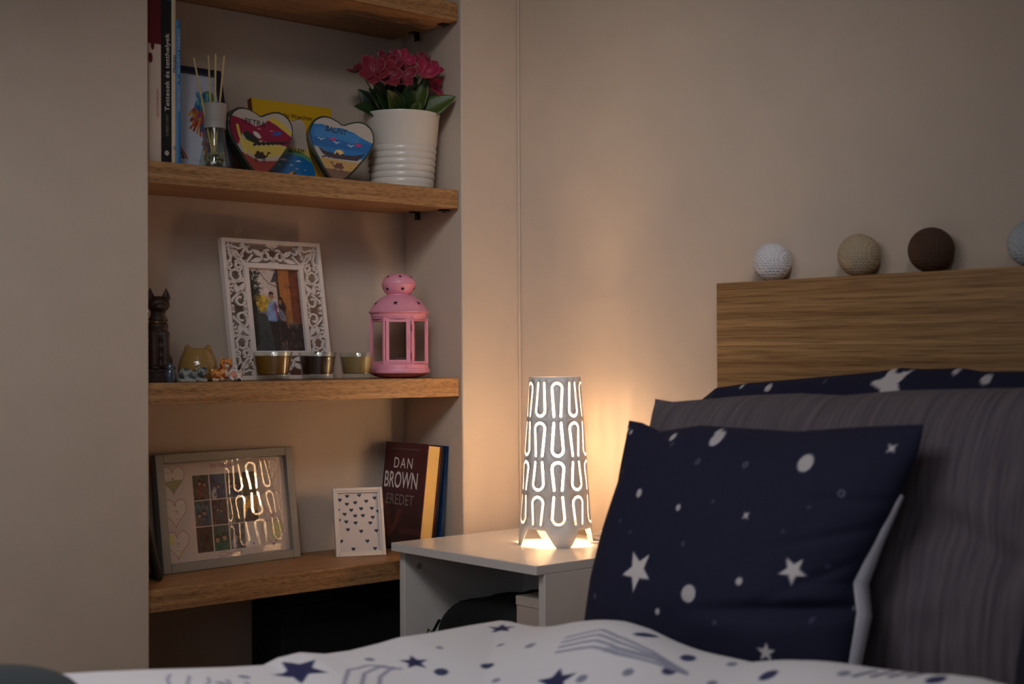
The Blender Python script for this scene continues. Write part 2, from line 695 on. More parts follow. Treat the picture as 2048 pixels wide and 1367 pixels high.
t = book('book', 'thin bright blue spined booklet beside the parrot picture', 'book', (FB, -.7338, ZB), (0, 0, ROT_X), .0078, .243, .15,
         mat('blue_cover', (38, 112, 168), .45), group='upright books on the flower shelf')
spine_text(t, 'FELNŐTT SZÍNEZŐ', .0036, .075, M_INKP, .190, 0)
spine_text(t, '*', .006, .004, M_INKW, .142, 0, 'star_mark')
spine_text(t, 'SZÍNES MANDALÁK', .0034, .045, M_INKP, .112, 0, 'subtitle_lettering')


# ------------------------------------------------------------------ picture frames
def frame_bar(mb, W, H, b, y0, y1):
    mb.box(-W / 2, -W / 2 + b, y0, y1, 0, H).box(W / 2 - b, W / 2, y0, y1, 0, H)
    mb.box(-W / 2 + b, W / 2 - b, y0, y1, 0, b).box(-W / 2 + b, W / 2 - b, y0, y1, H - b, H)
    return mb


# parrot picture
t = thing('picture_frame', 'navy framed picture of a bright parrot behind the scent diffuser', 'picture frame', (-.088, -.6615, ZB + .0005), (-R(13.8), 0, ROT_X))
Wp, Hp = .134, .1955
obj('frame', frame_bar(MB(), Wp, Hp, .0105, 0, .022).box(-Wp / 2 + .005, Wp / 2 - .005, .014, .0215, .004, Hp - .004), M_NAVY, t, bevel=.001)
cv = Canvas(Wp - .0205, Hp - .0205, 170, (206, 212, 230))
g = np.random.RandomState(4)


def feathers(cv, n, cx, cy, sx, sy, pal, ang, ln):
    for i in range(n):
        x, y = cx + sx * g.uniform(-1, 1), cy + sy * g.uniform(-1, 1)
        c = pal[g.randint(len(pal))]
        cv.ell(x, y, ln * g.uniform(.6, 1.1), ln * .34, c, ang + g.uniform(-.5, .5))


# body, raised wing, tail, and a second wing tip at the left
cv.ell(.083, .112, .017, .031, (70, 120, 170), -.45)
cv.ell(.096, .134, .012, .012, (96, 150, 90))
feathers(cv, 40, .085, .122, .012, .016, [(60, 140, 190), (40, 96, 160), (110, 180, 190), (90, 150, 80)], 1.9, .007)
feathers(cv, 46, .071, .094, .017, .016, [(190, 110, 50), (200, 80, 110), (170, 60, 120), (214, 160, 70), (150, 60, 60)], 1.1, .0075)
for i in range(5):
    cv.line([(.066 + .003 * i, .086), (.052 + .006 * i, .071 - .004 * i)], .004, [(190, 90, 40), (170, 50, 50), (206, 140, 60)][i % 3])
feathers(cv, 34, .083, .060, .009, .024, [(110, 70, 120), (70, 84, 140), (120, 110, 70), (150, 70, 70)], 1.45, .010)
for i in range(4):
    cv.line([(.078 + .006 * i, .036), (.074 + .008 * i, .013)], .0045, [(190, 100, 60), (90, 90, 150)][i % 2])
feathers(cv, 16, .016, .084, .007, .009, [(150, 50, 60), (190, 130, 60), (120, 110, 60)], 1.2, .006)
for i in range(3):
    cv.line([(.014 + .003 * i, .050), (.026 + .006 * i, .014)], .004, [(70, 84, 100), (60, 60, 90), (190, 100, 50)][i])
cv.line([(.048, .012), (.124, .010)], .0006, (150, 150, 160))
cv.build('parrot_picture', M_PRINT, t, y=.008, z0=.01025)
obj('glass_pane', MB().add([(-Wp / 2 + .01, .006, .01), (Wp / 2 - .01, .006, .01), (Wp / 2 - .01, .006, Hp - .01), (-Wp / 2 + .01, .006, Hp - .01)], [(0, 1, 2, 3)]), pane_mat('thin_glass', 1.3), t, smooth=0)

# ------------------------------------------------------------------ scent diffuser
t = thing('reed_diffuser', 'glass scent diffuser with wooden reeds and pebbles in its base', 'reed diffuser', (-.062, -.648, ZB))
out = [(.0262, 0), (.0275, .003), (.0272, .012), (.0245, .024), (.0205, .040), (.0185, .055), (.0180, .074)]
inn = [(.0165, .074), (.0170, .055), (.0190, .040), (.0228, .024), (.0252, .012), (.0250, .006), (.0002, .005)]
obj('bottle', MB().lathe(out + inn, 48), M_CLEAR, t, smooth=50)
obj('cap', MB().lathe([(.0192, .072), (.0192, .083), (.0186, .084), (.0192, .086), (.0205, .100), (.0218, .114), (.0200, .1155), (.0160, .1155), (.0155, .090), (.0150, .074), (.0192, .072)], 40, cap=False), mat('frosted_plastic', (160, 152, 146), .5), t)
pb = MB()
for i in range(70):
    a, q = rnd.uniform(0, 2 * PI), math.sqrt(rnd.random()) * .0195
    z = .0095 + rnd.random() * .020
    q *= 1 - max(0, z - .014) * 12
    pb.ball((q * math.cos(a), q * math.sin(a), z), rnd.uniform(.0022, .0034), 8, 6)
o = obj('pebbles', pb, mat('glass_pebbles', (150, 140, 110), .15, spec=.8), t)
o['kind'] = 'stuff'
for (yy, zz, xx) in [(-.040, .190, .0), (-.0046, .2015, -.013), (-.0036, .198, .010), (.0040, .2035, -.004), (.0190, .2015, 0), (.0075, .2010, -.010)]:
    obj('reed', MB().tube([(xx * .3 + rnd.uniform(-.004, .004), -yy * .30 * 0 + yy * .06 - .002, .028), (xx, yy, zz)], .0017, 8), mat('reed_wood', (206, 176, 120), .7), t)

# ------------------------------------------------------------------ painted sand hearts
M_SANDRIM = mat('dark_glass_rim', (54, 62, 52), .25, spec=.6)
M_SAND = print_mat('coloured_sand', .35, coat=.4)


def blunt_heart(W, H):
    half = [(0, .900), (.10, .945), (.22, .990), (.34, .985), (.445, .910), (.497, .785), (.490, .650), (.425, .490), (.320, .325), (.200, .150), (.090, .025), (.050, .0)]
    ring = half + [(-x, z) for x, z in half[::-1][:-1]]
    n = len(ring)
    out = []
    for i in range(n):                              # Catmull-Rom through the outline
        p0, p1, p2, p3 = (Vector(ring[(i + k) % n]) for k in (-1, 0, 1, 2))
        for t in (0, .25, .5, .75):
            q = .5 * (2 * p1 + (p2 - p0) * t + (2 * p0 - 5 * p1 + 4 * p2 - p3) * t * t + (3 * p1 - p0 - 3 * p2 + p3) * t ** 3)
            out.append((q.x * W, max(0.0, q.y * H)))
    return out


def sand_heart(label, loc, rot, W, H, paint, word, wpos, wh, ww, wrot=0):
    t = thing('sand_art_heart', label, 'sand art', loc, rot, 'sand art hearts on the flower shelf')
    P = blunt_heart(W, H)
    inner = [(x * .93, (z - H / 2) * .93 + H / 2) for x, z in P]
    mb = MB().prism(P, .006, .030)
    # rounded front shoulder
    n = len(P)
    v = [(x, .006, z) for x, z in P] + [(x, 0.0, z) for x, z in inner]
    mb.add(v, [(i, (i + 1) % n, n + (i + 1) % n, n + i) for i in range(n)])
    obj('glass_body', mb, M_SANDRIM, t, smooth=50)
    cv = Canvas(W, H, 150, (186, 172, 160))
    paint(cv)
    sh = [(x + W / 2, z) for x, z in inner]
    cv.build('sand_picture', M_SAND, t, y=.0, mask=cv.sd(sh) < .0012)
    obj('rim_cord', MB().tube([(x * .965, .0035, (z - H / 2) * .965 + H / 2) for x, z in P], .0024, 8, True), M_SANDRIM, t)
    tx = text_mb(word, wh, ww, 'c')
    c, s_ = math.cos(wrot), math.sin(wrot)
    tx.v = [(x * c - z * s_ + wpos[0], -.0008, x * s_ + z * c + wpos[1]) for x, y, z in tx.v]
    obj('name_lettering', tx, M_INKK, t)
    return t


def birds(cv, pts, col=(226, 222, 214), k=.004):
    for x, y in pts:
        cv.line([(x - k, y + k * .5), (x - k * .4, y + k * .6), (x, y), (x + k * .4, y + k * .6), (x + k, y + k * .5)], .0011, col)


def camel(cv, x, y, k, col, f=1):
    cv.ell(x, y, k, k * .42, col)
    cv.ell(x - f * k * .35, y + k * .4, k * .35, k * .4, col)
    cv.ell(x + f * k * .3, y + k * .38, k * .3, k * .36, col)
    cv.line([(x + f * k * .8, y), (x + f * k * 1.15, y + k * .1), (x + f * k * 1.35, y + k * .65)], k * .2, col)
    cv.ell(x + f * k * 1.5, y + k * .68, k * .26, k * .13, col)
    for d in (-.75, -.5, .45, .75):
        cv.line([(x + d * k, y), (x + d * k * 1.05, y - k * .95)], k * .13, col)


def petra(cv):
    W, H = cv.w, cv.h
    cv.rect(0, W, 0, .022, (110, 44, 52))
    cv.poly([(0, .0), (W, .0), (W, .034), (.06, .026), (0, .05)], (150, 62, 58))
    cv.poly([(.020, .060), (.040, .040), (.060, .030), (.100, .040), (.118, .052), (.10, .066), (.05, .066)], (206, 178, 88))
    cv.poly([(0, .104), (.030, .098), (.052, .088), (.066, .092), (.078, .102), (.094, .095), (W, .074), (W, .056), (.088, .062), (.05, .064), (.028, .074), (.02, .052), (.0, .06)], (138, 30, 60))
    cv.poly([(.078, .103), (.094, .096), (W, .076), (W, .083), (.100, .104), (.084, .109)], (214, 180, 60))
    cv.ell(.095, .080, .009, .004, (70, 80, 160), .2)
    cv.line([(.018, .086), (.022, .07), (.030, .052), (.034, .038)], .005, (214, 190, 80))
    cv.poly([(.034, .078), (.044, .074), (.060, .064), (.056, .056), (.036, .062), (.028, .072)], (36, 44, 40))
    for i in range(7):
        cv.line([(.050 + .009 * i, .054 + .0014 * i), (.060 + .009 * i, .060 + .001 * i)], .004, (44, 38, 48))
    cv.ell(.056, .073, .009, .004, (206, 196, 190), -.6)
    camel(cv, .062, .035, .0115, (54, 40, 36))
    birds(cv, [(.060, .083), (.084, .082)], (224, 150, 160), .0035)
    cv.speck(5, 22, 1)


def balint(cv):
    W, H = cv.w, cv.h
    cv.rect(0, W, 0, .022, (120, 84, 60))
    cv.rect(0, W, .022, .040, (198, 152, 84))
    cv.poly([(0, .10), (.024, .103), (.04, .098), (.06, .101), (.082, .096), (.10, .088), (W, .08), (W, .05), (.09, .047), (.05, .050), (.02, .060), (0, .06)], (30, 110, 176))
    cv.rect(0, W, .062, .078, (20, 86, 150), .6)
    for i in range(6):
        cv.line([(.012, .094 - .003 * i), (.05, .097 - .003 * i), (.095, .088 - .003 * i)], .0009, (120, 170, 210), .7)
    cv.ell(.046, .078, .006, .003, (190, 60, 110))
    cv.ell(.094, .074, .007, .0035, (170, 60, 120))
    cv.poly([(.02, .060), (.035, .054), (.06, .050), (.09, .053), (.11, .060), (.095, .044), (.05, .042), (.03, .048)], (48, 38, 52))
    cv.ell(.060, .053, .009, .007, (226, 190, 120))
    cv.poly([(.050, .046), (.056, .055), (.062, .050), (.068, .054), (.074, .046)], (60, 44, 40))
    for i in range(6):
        cv.line([(.03 + .011 * i, .042 + .001 * i), (.04 + .011 * i, .046 + .001 * i)], .003, (70, 44, 54))
    camel(cv, .062, .028, .0095, (110, 60, 50), -1)
    birds(cv, [(.024, .073), (.053, .070), (.080, .068)], (236, 234, 230), .006)
    cv.speck(6, 22, 1)


sand_heart('sand art heart with red desert and camel, lettered PETRA', (-.078, -.5462, ZB + .0008), (-R(4), R(2), ROT_X - R(6)), .128, .121, petra, 'PETRA', (-.012, .090), .0095, .040, -.08)
sand_heart('sand art heart with blue sea and camel, lettered BALINT', (-.062, -.3945, ZB + .0012), (-R(4), R(7), ROT_X - R(24)), .124, .120, balint, 'BALINT', (-.012, .090), .0105, .040, -.08)
t = thing('sand_art_bottle', 'sand art bottle with blue sea and yellow shore, lettered SHARM, between the two hearts', 'sand art', (-.113, -.464, ZB), (0, 0, ROT_X))
Ws, Hs = .118, .124
P = [(-.059, 0), (.059, 0), (.056, .02), (.044, .05), (.036, .08), (.034, .106), (.030, .114), (.020, .117), (.008, .1125), (0, .1115), (-.008, .1125), (-.020, .117), (-.030, .114), (-.034, .106), (-.036, .08), (-.044, .05), (-.056, .02)]
obj('glass_body', MB().prism(P, .001, .024), mat('pale_glass_rim', (150, 140, 128), .25, spec=.6), t, bevel=.002)
cv = Canvas(Ws, Hs, 150, (196, 178, 166))
cv.poly([(0, 0), (Ws, 0), (Ws, .058), (.07, .062), (.045, .06), (0, .052)], (206, 182, 96))
cv.poly([(0, 0), (Ws, 0), (Ws, .040), (.085, .054), (.060, .058), (.036, .052), (0, .036)], (96, 150, 110))
cv.poly([(0, 0), (Ws, 0), (Ws, .032), (.085, .046), (.060, .050), (.036, .044), (0, .028)], (30, 110, 176))
for x, y, k in [(.046, .037, .012), (.078, .037, .008), (.036, .028, .004), (.062, .029, .005), (.074, .023, .004), (.092, .022, .003)]:
    cv.poly([(x - k, y), (x - k * .3, y + k * .35), (x, y + k * .4), (x + k * .4, y + k * .2), (x + k, y), (x + k * .3, y + k * .05), (x, y - k * .05)], (214, 214, 214))
cv.ell(.062, .013, .010, .0036, (216, 160, 100), .4)
cv.line([(.053, .011), (.052, .003)], .003, (216, 170, 120))
cv.ell(.068, .015, .004, .002, (40, 50, 60), .5)
cv.speck(8, 18, 1)
inner = [(x * .97 + Ws / 2, z * .97 + .0015) for x, z in P]
cv.build('sand_picture', M_SAND, t, y=0, mask=cv.sd(inner) < .001)
tx = text_mb('SHARM', .0090, .034, 'c')
tx.v = [(x + .0125, -.0008, z + .0525) for x, y, z in tx.v]
obj('name_lettering', tx, M_INKK, t)

# yellow book lying back against the wall behind the hearts
t = thing('book', 'yellow covered book standing behind the sand hearts', 'book', (-.140, -.4235, ZB + .0005), (-R(11), 0, ROT_X + .0))
M_YEL = mat('yellow_cover', (222, 172, 28), .45)
Wy, Hy, Ty = .176, .158, .014
obj('cover', MB().box(-Wy / 2, Wy / 2, 0, .0018, 0, Hy).box(-Wy / 2, Wy / 2, Ty - .0018, Ty, 0, Hy), M_YEL, t, bevel=.0005)
obj('spine', MB().box(-Wy / 2 - .001, -Wy / 2 + .0016, .0004, Ty - .0004, 0, Hy), mat('brown_spine', (120, 62, 30), .5), t, label='brown spine edge')
obj('page_block', MB().box(-Wy / 2 + .0018, Wy / 2 - .003, .0018, Ty - .0018, .003, Hy - .003), M_PAGES, t)
tx = text_mb('Philip Waechter', .0090, .078, 'c')
tx.v = [(x + .004, -.0006, z + .1275) for x, y, z in tx.v]
obj('author_lettering', tx, M_INKK, t)

# ------------------------------------------------------------------ flowers in a white pot
POT = (-.089, -.2255, ZB)
t = thing('flower_pot', 'white ribbed metal flower pot on the shelf, in front of the right alcove wall', 'flower pot', POT)
prof = [(.056, 0), (.0605, .001), (.0612, .004)]
z = .006
while z < .080:
    r0 = .0615 + (z / .144) * .0115
    prof += [(r0 - .0010, z), (r0 + .0004, z + .003), (r0 + .0004, z + .0085), (r0 - .0010, z + .0115)]
    z += .0125
prof += [(.0685, .086), (.0735, .140), (.0748, .1425), (.0745, .1445), (.0725, .1445), (.0715, .140), (.064, .09), (.058, .01), (.0005, .008)]
obj('pot_shell', MB().lathe(prof, 72, cap=False), mat('white_enamel', (214, 206, 198), .28, spec=.5), t)
t = thing('artificial_flowers', 'bunch of crimson pink artificial flowers with green leaves in the white pot', 'flowers', (POT[0], POT[1], ZB + .10))
M_PET = mat('crimson_petal', (124, 5, 36), .55, sheen=.3)
M_PET2 = mat('pink_petal', (156, 14, 62), .55, sheen=.3)
M_LEAF = mat('leaf_green', (36, 58, 26), .45)
M_LEAF2 = mat('leaf_olive', (68, 82, 32), .45)
M_STEM = mat('stem_green', (70, 74, 40), .6)


def petal(L, W, cup, n=7, m=5):
    V = []
    for i in range(n):
        u = i / (n - 1)
        w = W * math.sin(PI * min(1, u * .90 + .06)) ** .9
        for j in range(m):
            s = j / (m - 1) * 2 - 1
            V.append((s * w / 2, u * L * math.cos(cup * u), u * L * math.sin(cup * u) + .22 * w * s * s + .0008 * math.sin(9 * u + 4 * s)))
    F = [(i * m + j, i * m + j + 1, (i + 1) * m + j + 1, (i + 1) * m + j) for i in range(n - 1) for j in range(m - 1)]
    return V, F


def aim(d):
    d = Vector(d).normalized()
    return d.to_track_quat('Z', 'Y').to_matrix().to_4x4()


FL_B = (POT[0], POT[1], ZB + .10)


def blossom(p, d, size, m, npet=5, cup=.5, spin=0):
    p = Vector(p) + Vector((0, 0, H0)) - Vector(FL_B)
    mb = MB()
    for k in range(npet):
        V, F = petal(size * rnd.uniform(.9, 1.15), size * .80, cup * .75 + .35 * rnd.random())
        Mx = Matrix.Translation(p) @ aim(d) @ Matrix.Rotation(spin + 2 * PI * k / npet, 4, 'Z')
        mb.add([Mx @ Vector(v) for v in V], F)
    mb.ball(p, size * .09, 8, 6)
    o = obj('blossom', mb, m, t, smooth=70)
    so = o.modifiers.new('Solidify', 'SOLIDIFY')
    so.thickness = .0006
    q = p - Vector(d).normalized() * .004
    b = Vector((rnd.uniform(-.02, .02), rnd.uniform(-.02, .02), -.01))
    obj('stem', MB().tube([p, q, q.lerp(b, .4) + Vector((0, 0, .01)), b], .0011, 6), M_STEM, t)


for a in [((-.045, -.322, .866), (.6, -.5, .35), .034, M_PET, 5, .45), ((-.085, -.268, .898), (.55, -.2, .8), .027, M_PET, 5, .95),
          ((-.055, -.2475, .897), (.75, .0, .55), .031, M_PET2, 5, .75), ((-.035, -.217, .879), (.7, -.1, .35), .033, M_PET2, 4, .55),
          ((-.040, -.262, .868), (.8, -.3, .2), .030, M_PET, 5, .5), ((-.09, -.172, .908), (.2, .1, 1), .020, M_PET, 5, 1.15),
          ((-.08, -.175, .886), (.6, .3, .5), .026, M_PET, 5, .6), ((-.062, -.176, .864), (.7, .25, .2), .027, M_PET2, 5, .6),
          ((-.13, -.22, .905), (0, .1, 1), .030, M_PET, 5, .6), ((-.12, -.30, .885), (-.2, -.4, .8), .030, M_PET, 5, .6),
          ((-.075, -.305, .888), (.3, -.4, .8), .024, M_PET, 5, .8), ((-.055, -.178, .893), (.7, .1, .5), .027, M_PET2, 5, .7), ((-.07, -.196, .908), (.5, 0, .9), .024, M_PET, 5, 1.0),
          ((-.030, -.300, .862), (.8, -.4, .2), .031, M_PET, 5, .4), ((-.045, -.285, .884), (.7, -.3, .5), .028, M_PET, 5, .7), ((-.085, -.235, .908), (.3, 0, 1), .026, M_PET2, 5, .8)]:
    blossom(*a, spin=rnd.uniform(0, 6))


def leaf(base, tip, W, m, droop=.12, roll=0.0):
    b = Vector(base) + Vector((0, 0, H0)) - Vector(FL_B)
    e = Vector(tip) + Vector((0, 0, H0)) - Vector(FL_B)
    ax = e - b
    L = ax.length
    d = ax.normalized()
    toward = Vector((.75, -.55, .35))
    side = d.cross(toward)
    if side.length < .1:
        side = d.cross(Vector((0, 0, 1)))
    side.normalize()
    nrm = side.cross(d)
    side = (Matrix.Rotation(roll, 3, d) @ side)
    nrm = (Matrix.Rotation(roll, 3, d) @ nrm)
    V, F = [], []
    n, mm = 12, 7
    for i in range(n):
        u = i / (n - 1)
        w = W * (math.sin(PI * u ** .8) ** .8) if 0 < u < 1 else .0004
        for j in range(mm):
            s = j / (mm - 1) * 2 - 1
            V.append(b + d * (u * L) + side * (s * w / 2) + nrm * (droop * L * (u - u * u) + .16 * w * abs(s) + .0006 * math.sin(26 * u - 5 * abs(s))))
    F = [(i * mm + j, i * mm + j + 1, (i + 1) * mm + j + 1, (i + 1) * mm + j) for i in range(n - 1) for j in range(mm - 1)]
    o = obj('leaf', MB().add(V, F), m, t, smooth=60)
    so = o.modifiers.new('Solidify', 'SOLIDIFY')
    so.thickness = .0007


for (tip, W, m, ang, rr) in [((-.008, -.1555, .838), .042, M_LEAF2, .6, .035), ((-.10, -.330, .812), .034, M_LEAF, -1.6, .045), ((-.055, -.318, .850), .040, M_LEAF, -1.2, .035), ((-.035, -.300, .838), .036, M_LEAF2, -.9, .035),
                             ((-.03, -.252, .862), .026, M_LEAF, -.3, .02), ((-.030, -.238, .843), .028, M_LEAF2, .1, .03), ((-.04, -.198, .875), .034, M_LEAF2, .5, .03), ((-.06, -.185, .865), .034, M_LEAF, .9, .03),
                             ((-.09, -.172, .873), .036, M_LEAF, 1.4, .03), ((-.12, -.26, .878), .036, M_LEAF, -2.4, .03), ((-.14, -.21, .863), .036, M_LEAF, 2.8, .03), ((-.13, -.30, .853), .036, M_LEAF, -2.1, .03),
                             ((-.06, -.28, .869), .030, M_LEAF, -.8, .02), ((-.075, -.232, .883), .034, M_LEAF, 0, .01), ((-.045, -.2755, .845), .026, M_LEAF, -.6, .035), ((-.030, -.224, .823), .022, M_LEAF2, -.1, .042),
                             ((-.05, -.172, .845), .034, M_LEAF, .8, .035), ((-.06, -.325, .841), .030, M_LEAF, -1.3, .03), ((-.085, -.20, .891), .030, M_LEAF, .7, .02), ((-.055, -.235, .875), .028, M_LEAF, -.1, .02)]:
    leaf((POT[0] + rr * math.cos(ang), POT[1] + rr * math.sin(ang), .800), tip, W, m, roll=rnd.uniform(-.5, .5))

# the flower shelf tips a little towards the room: it and all it carries rise with depth
for o in list(COL.objects):
    if o.parent is None and o.get('category') and ZB - .03 < o.location.z < ZB + .12 and o.location.x < .02:
        if o['category'] == 'shelf':
            o.rotation_euler.y = R(1.9)
        else:
            o.location.z += math.tan(R(1.9)) * max(0, -o.location.x - .005)
# ------------------------------------------------------------------ shelf with the fretwork frame
# dark cat statue
t = thing('cat_statue', 'tall dark carved wooden sitting cat statue at the left end of the shelf', 'statue', (-.080, -.7475, ZC), (0, 0, ROT_X - R(14)))
t.scale = (1.28, 1.15, 1.0)
mb = MB()
for (z, rx, ry, oy) in [(.030, .0150, .0185, 0), (.044, .0160, .0190, .001), (.060, .0160, .0180, .001), (.080, .0150, .0150, -.001), (.094, .0140, .0125, -.002), (.106, .0118, .0105, -.003), (.117, .0100, .0100, -.004)]:
    mb.ball((0, oy, z), (rx, ry, .013), 16, 10)
mb.ball((0, -.006, .131), (.0150, .0145, .0145), 18, 12)
mb.ball((0, -.017, .127), (.0085, .0080, .0065), 12, 8)
for s in (-1, 1):
    mb.lathe([(.0062, 0), (.0052, .008), (.0005, .0215)], 10, (s * .0105, -.004, .139), sy=.6)
    mb.tube([(s * .007, -.010, .085), (s * .0075, -.0150, .055), (s * .0075, -.0165, .028)], [.0070, .0056, .0058], 10)
    mb.ball((s * .0075, -.0205, .0245), (.0062, .0085, .005), 10, 8)
    mb.ball((s * .012, .004, .034), (.0085, .016, .014), 12, 8)
mb.tube([(.014, .012, .026), (.020, .000, .024), (.018, -.012, .024)], .0036, 8)
M_DARKW = mat('dark_carved_wood', (46, 28, 19), .55, bump=(160, .5))
fused_obj('body', mb, .0013, M_DARKW, None, t)
obj('base', MB().box(-.019, .019, -.027, .021, 0, .016).box(-.0175, .0175, -.0255, .0195, .016, .0225), M_DARKW, t, bevel=.001)
obj('collar', MB().tube([(.0125 * math.cos(a) * .99, -.0015 + .0125 * math.sin(a), .105 - .004 * math.sin(a) * -1) for a in [2 * PI * i / 24 for i in range(24)]], .0013, 6, True), mat('worn_gilt', (120, 84, 40), .4, .6), t, label='thin worn gilt collar')

# small blue figurine
t = thing('figurine', 'tiny glossy blue grey owl figurine at the foot of the cat statue', 'figurine', (-.0285, -.7510, ZC), (0, 0, ROT_X - R(20)))
mb = MB().lathe([(.0068, 0), (.0078, .002), (.0082, .010), (.0074, .017), (.0062, .021), (.0064, .025), (.0056, .029), (.0030, .0320), (.0004, .0330)], 24)
mb.lathe([(.0022, 0), (.0003, .005)], 8, (.0035, 0, .029)).lathe([(.0022, 0), (.0003, .005)], 8, (-.0035, 0, .029))
mb.ball((.0068, .0005, .0125), (.0024, .0050, .0085), 10, 8).ball((-.0068, .0005, .0125), (.0024, .0050, .0085), 10, 8)
mb.ball((0, -.006, .0225), (.0011, .0022, .0014), 8, 6).ball((.003, -.0050, .0255), .0014, 8, 6).ball((-.003, -.0050, .0255), .0014, 8, 6)
fused_obj('body', mb, .0006, mat('blue_glaze', (50, 62, 78), .2, spec=.7), None, t, it=3)

# honey glazed cat-shaped pot
t = thing('cat_pot', 'round honey yellow glazed pot with two cat ears', 'pot', (-.098, -.6615, ZC))
mb = MB().lathe([(.0005, 0), (.024, .0), (.030, .004), (.0345, .014), (.0352, .022), (.0330, .034), (.0285, .046), (.0245, .054), (.0215, .0575), (.010, .0590), (.0004, .0592)], 48)
a = ROT_X - R(50)
for s in (-1, 1):
    mb.ball((.0205 * math.sin(.55) * .5, s * .0175, .0570), (.0065, .0062, .0072), 12, 8)
mb.ball((.031, .004, .020), (.006, .012, .010), 12, 8)
M_HONEY = mat('honey_glaze', (150, 116, 66), .12, spec=.7, coat=.6)
fused_obj('body', mb, .0013, M_HONEY, None, t, (0, 0, 0), (0, 0, -R(35)))
obj('spout', MB().ball((0, 0, 0), (.0035, .0045, .0035), 10, 8), M_HONEY, t, (.031, -.014, .026))

# grey tabby kitten lying down
M_FUR = print_mat('painted_resin', .5)


def stripes(vs, base, alt, white, k, seed, belly):
    g = np.random.RandomState(seed)
    ph = g.uniform(0, 6, 3)
    f = np.sin(vs[:, 0] * k + ph[0] + 2 * np.sin(vs[:, 2] * k * .7 + ph[1])) + .8 * np.sin(vs[:, 1] * k * .8 + ph[2] + vs[:, 2] * k)
    c = np.where((f > .35)[:, None], np.array(alt, float), np.array(base, float))
    w = vs[:, 2] < belly
    return np.where(w[:, None], np.array(white, float), c)


t = thing('kitten_figurine', 'grey and white tabby kitten figurine lying in front of the honey pot', 'figurine', (-.040, -.7005, ZC), (0, 0, ROT_X - R(30)))
mb = MB()
mb.ball((-.010, 0, .0115), (.0165, .0105, .0110), 18, 12).ball((-.016, .001, .0125), (.0105, .0105, .0120), 14, 10)
mb.ball((.0135, -.003, .0165), (.0092, .0085, .0085), 16, 12).ball((.0165, -.0105, .0140), (.0046, .0040, .0036), 10, 8)
for s in (-1, 1):
    mb.lathe([(.0032, 0), (.0004, .0068)], 8, (.0135 + s * .0055, -.002, .0228), sy=.6)
mb.tube([(.004, -.006, .006), (.014, -.010, .0035), (.022, -.012, .003)], [.005, .0036, .0032], 8)
mb.tube([(-.014, -.008, .006), (-.006, -.012, .0035), (.004, -.0125, .003)], [.0065, .0042, .0032], 8)
mb.tube([(-.024, .002, .006), (-.028, -.006, .004), (-.020, -.0115, .003), (-.008, -.0135, .003)], [.0032, .003, .003, .0022], 8)
fused_obj('body', mb, .0008, M_FUR, lambda v: stripes(v, (132, 134, 128), (66, 72, 70), (170, 168, 160), 420, 1, .0042), t)
obj('nose', MB().ball((.0170, -.0146, .0150), .0012, 8, 6), mat('pink_nose', (190, 120, 110), .4), t, label='pink nose')
for s in (-1, 1):
    obj('eye', MB().ball((.0150 + s * .0042, -.0108, .0185), .0011, 8, 6), mat('eye_black', (10, 10, 10), .15), t)

# two kittens side by side: orange sitting and black-white-pink lying over it
t = thing('kitten_figurine', 'figurine of an orange kitten with a black and white one, beside the fretwork frame', 'figurine', (-.036, -.6400, ZC), (0, 0, ROT_X - R(34)))
t.scale = (.84, .9, .96)
mb = MB()
mb.ball((-.017, .003, .0115), (.0165, .0125, .0122), 16, 12).ball((-.006, 0, .0150), (.0130, .0110, .0140), 14, 10)
mb.ball((-.002, -.004, .0305), (.0128, .0105, .0108), 18, 12).ball((.0015, -.0125, .0280), (.0055, .0045, .0040), 10, 8)
for s in (-1, 1):
    mb.lathe([(.0046, 0), (.0004, .0090)], 8, (-.002 + s * .0088, -.002, .0372), sy=.6)
mb.tube([(-.012, -.006, .014), (-.009, -.012, .007), (-.007, -.0155, .0025)], [.0055, .0042, .0038], 8)
mb.tube([(-.022, -.004, .008), (-.026, -.010, .0035), (-.016, -.014, .003)], [.0055, .0042, .003], 8)
ora = lambda v: np.where((v[:, 2] < .0055)[:, None] | ((np.abs(v[:, 0] - .0015) < .0042) & (v[:, 1] < -.0085) & (v[:, 2] < .0305))[:, None], np.array((214, 196, 172.)),
                         stripes(v, (214, 138, 66), (150, 70, 26), (214, 196, 172), 330, 5, -1))
fused_obj('orange_kitten', mb, .0008, M_FUR, ora, t, label if False else (0, 0, 0))
mb = MB()
mb.ball((.014, -.004, .0120), (.0125, .0105, .0120), 16, 12).ball((.021, -.001, .0100), (.0105, .0100, .0098), 14, 10)
mb.ball((.0215, -.006, .0215), (.0085, .0078, .0078), 16, 12).ball((.0170, -.0125, .0195), (.0042, .0036, .0032), 10, 8)
for s in (-1, 1):
    mb.lathe([(.0032, 0), (.0004, .0066)], 8, (.0215 + s * .0058, -.004, .0272), sy=.6)
mb.tube([(.012, -.012, .012), (.010, -.016, .006), (.015, -.0185, .003)], [.005, .004, .0034], 8)
mb.tube([(.024, -.008, .006), (.028, -.014, .0035), (.022, -.0175, .003)], [.005, .004, .003], 8)


def calico(v):
    c = np.zeros((len(v), 3)) + (214, 200, 192)
    f = np.sin(v[:, 0] * 260 + 1.2) + np.sin(v[:, 2] * 230 + 2.2) + np.sin(v[:, 1] * 200)
    c[f > .9] = (30, 32, 30)
    c[f < -1.2] = (206, 140, 118)
    c[(v[:, 2] > .0235) & (v[:, 0] > .0225)] = (36, 36, 36)
    return c


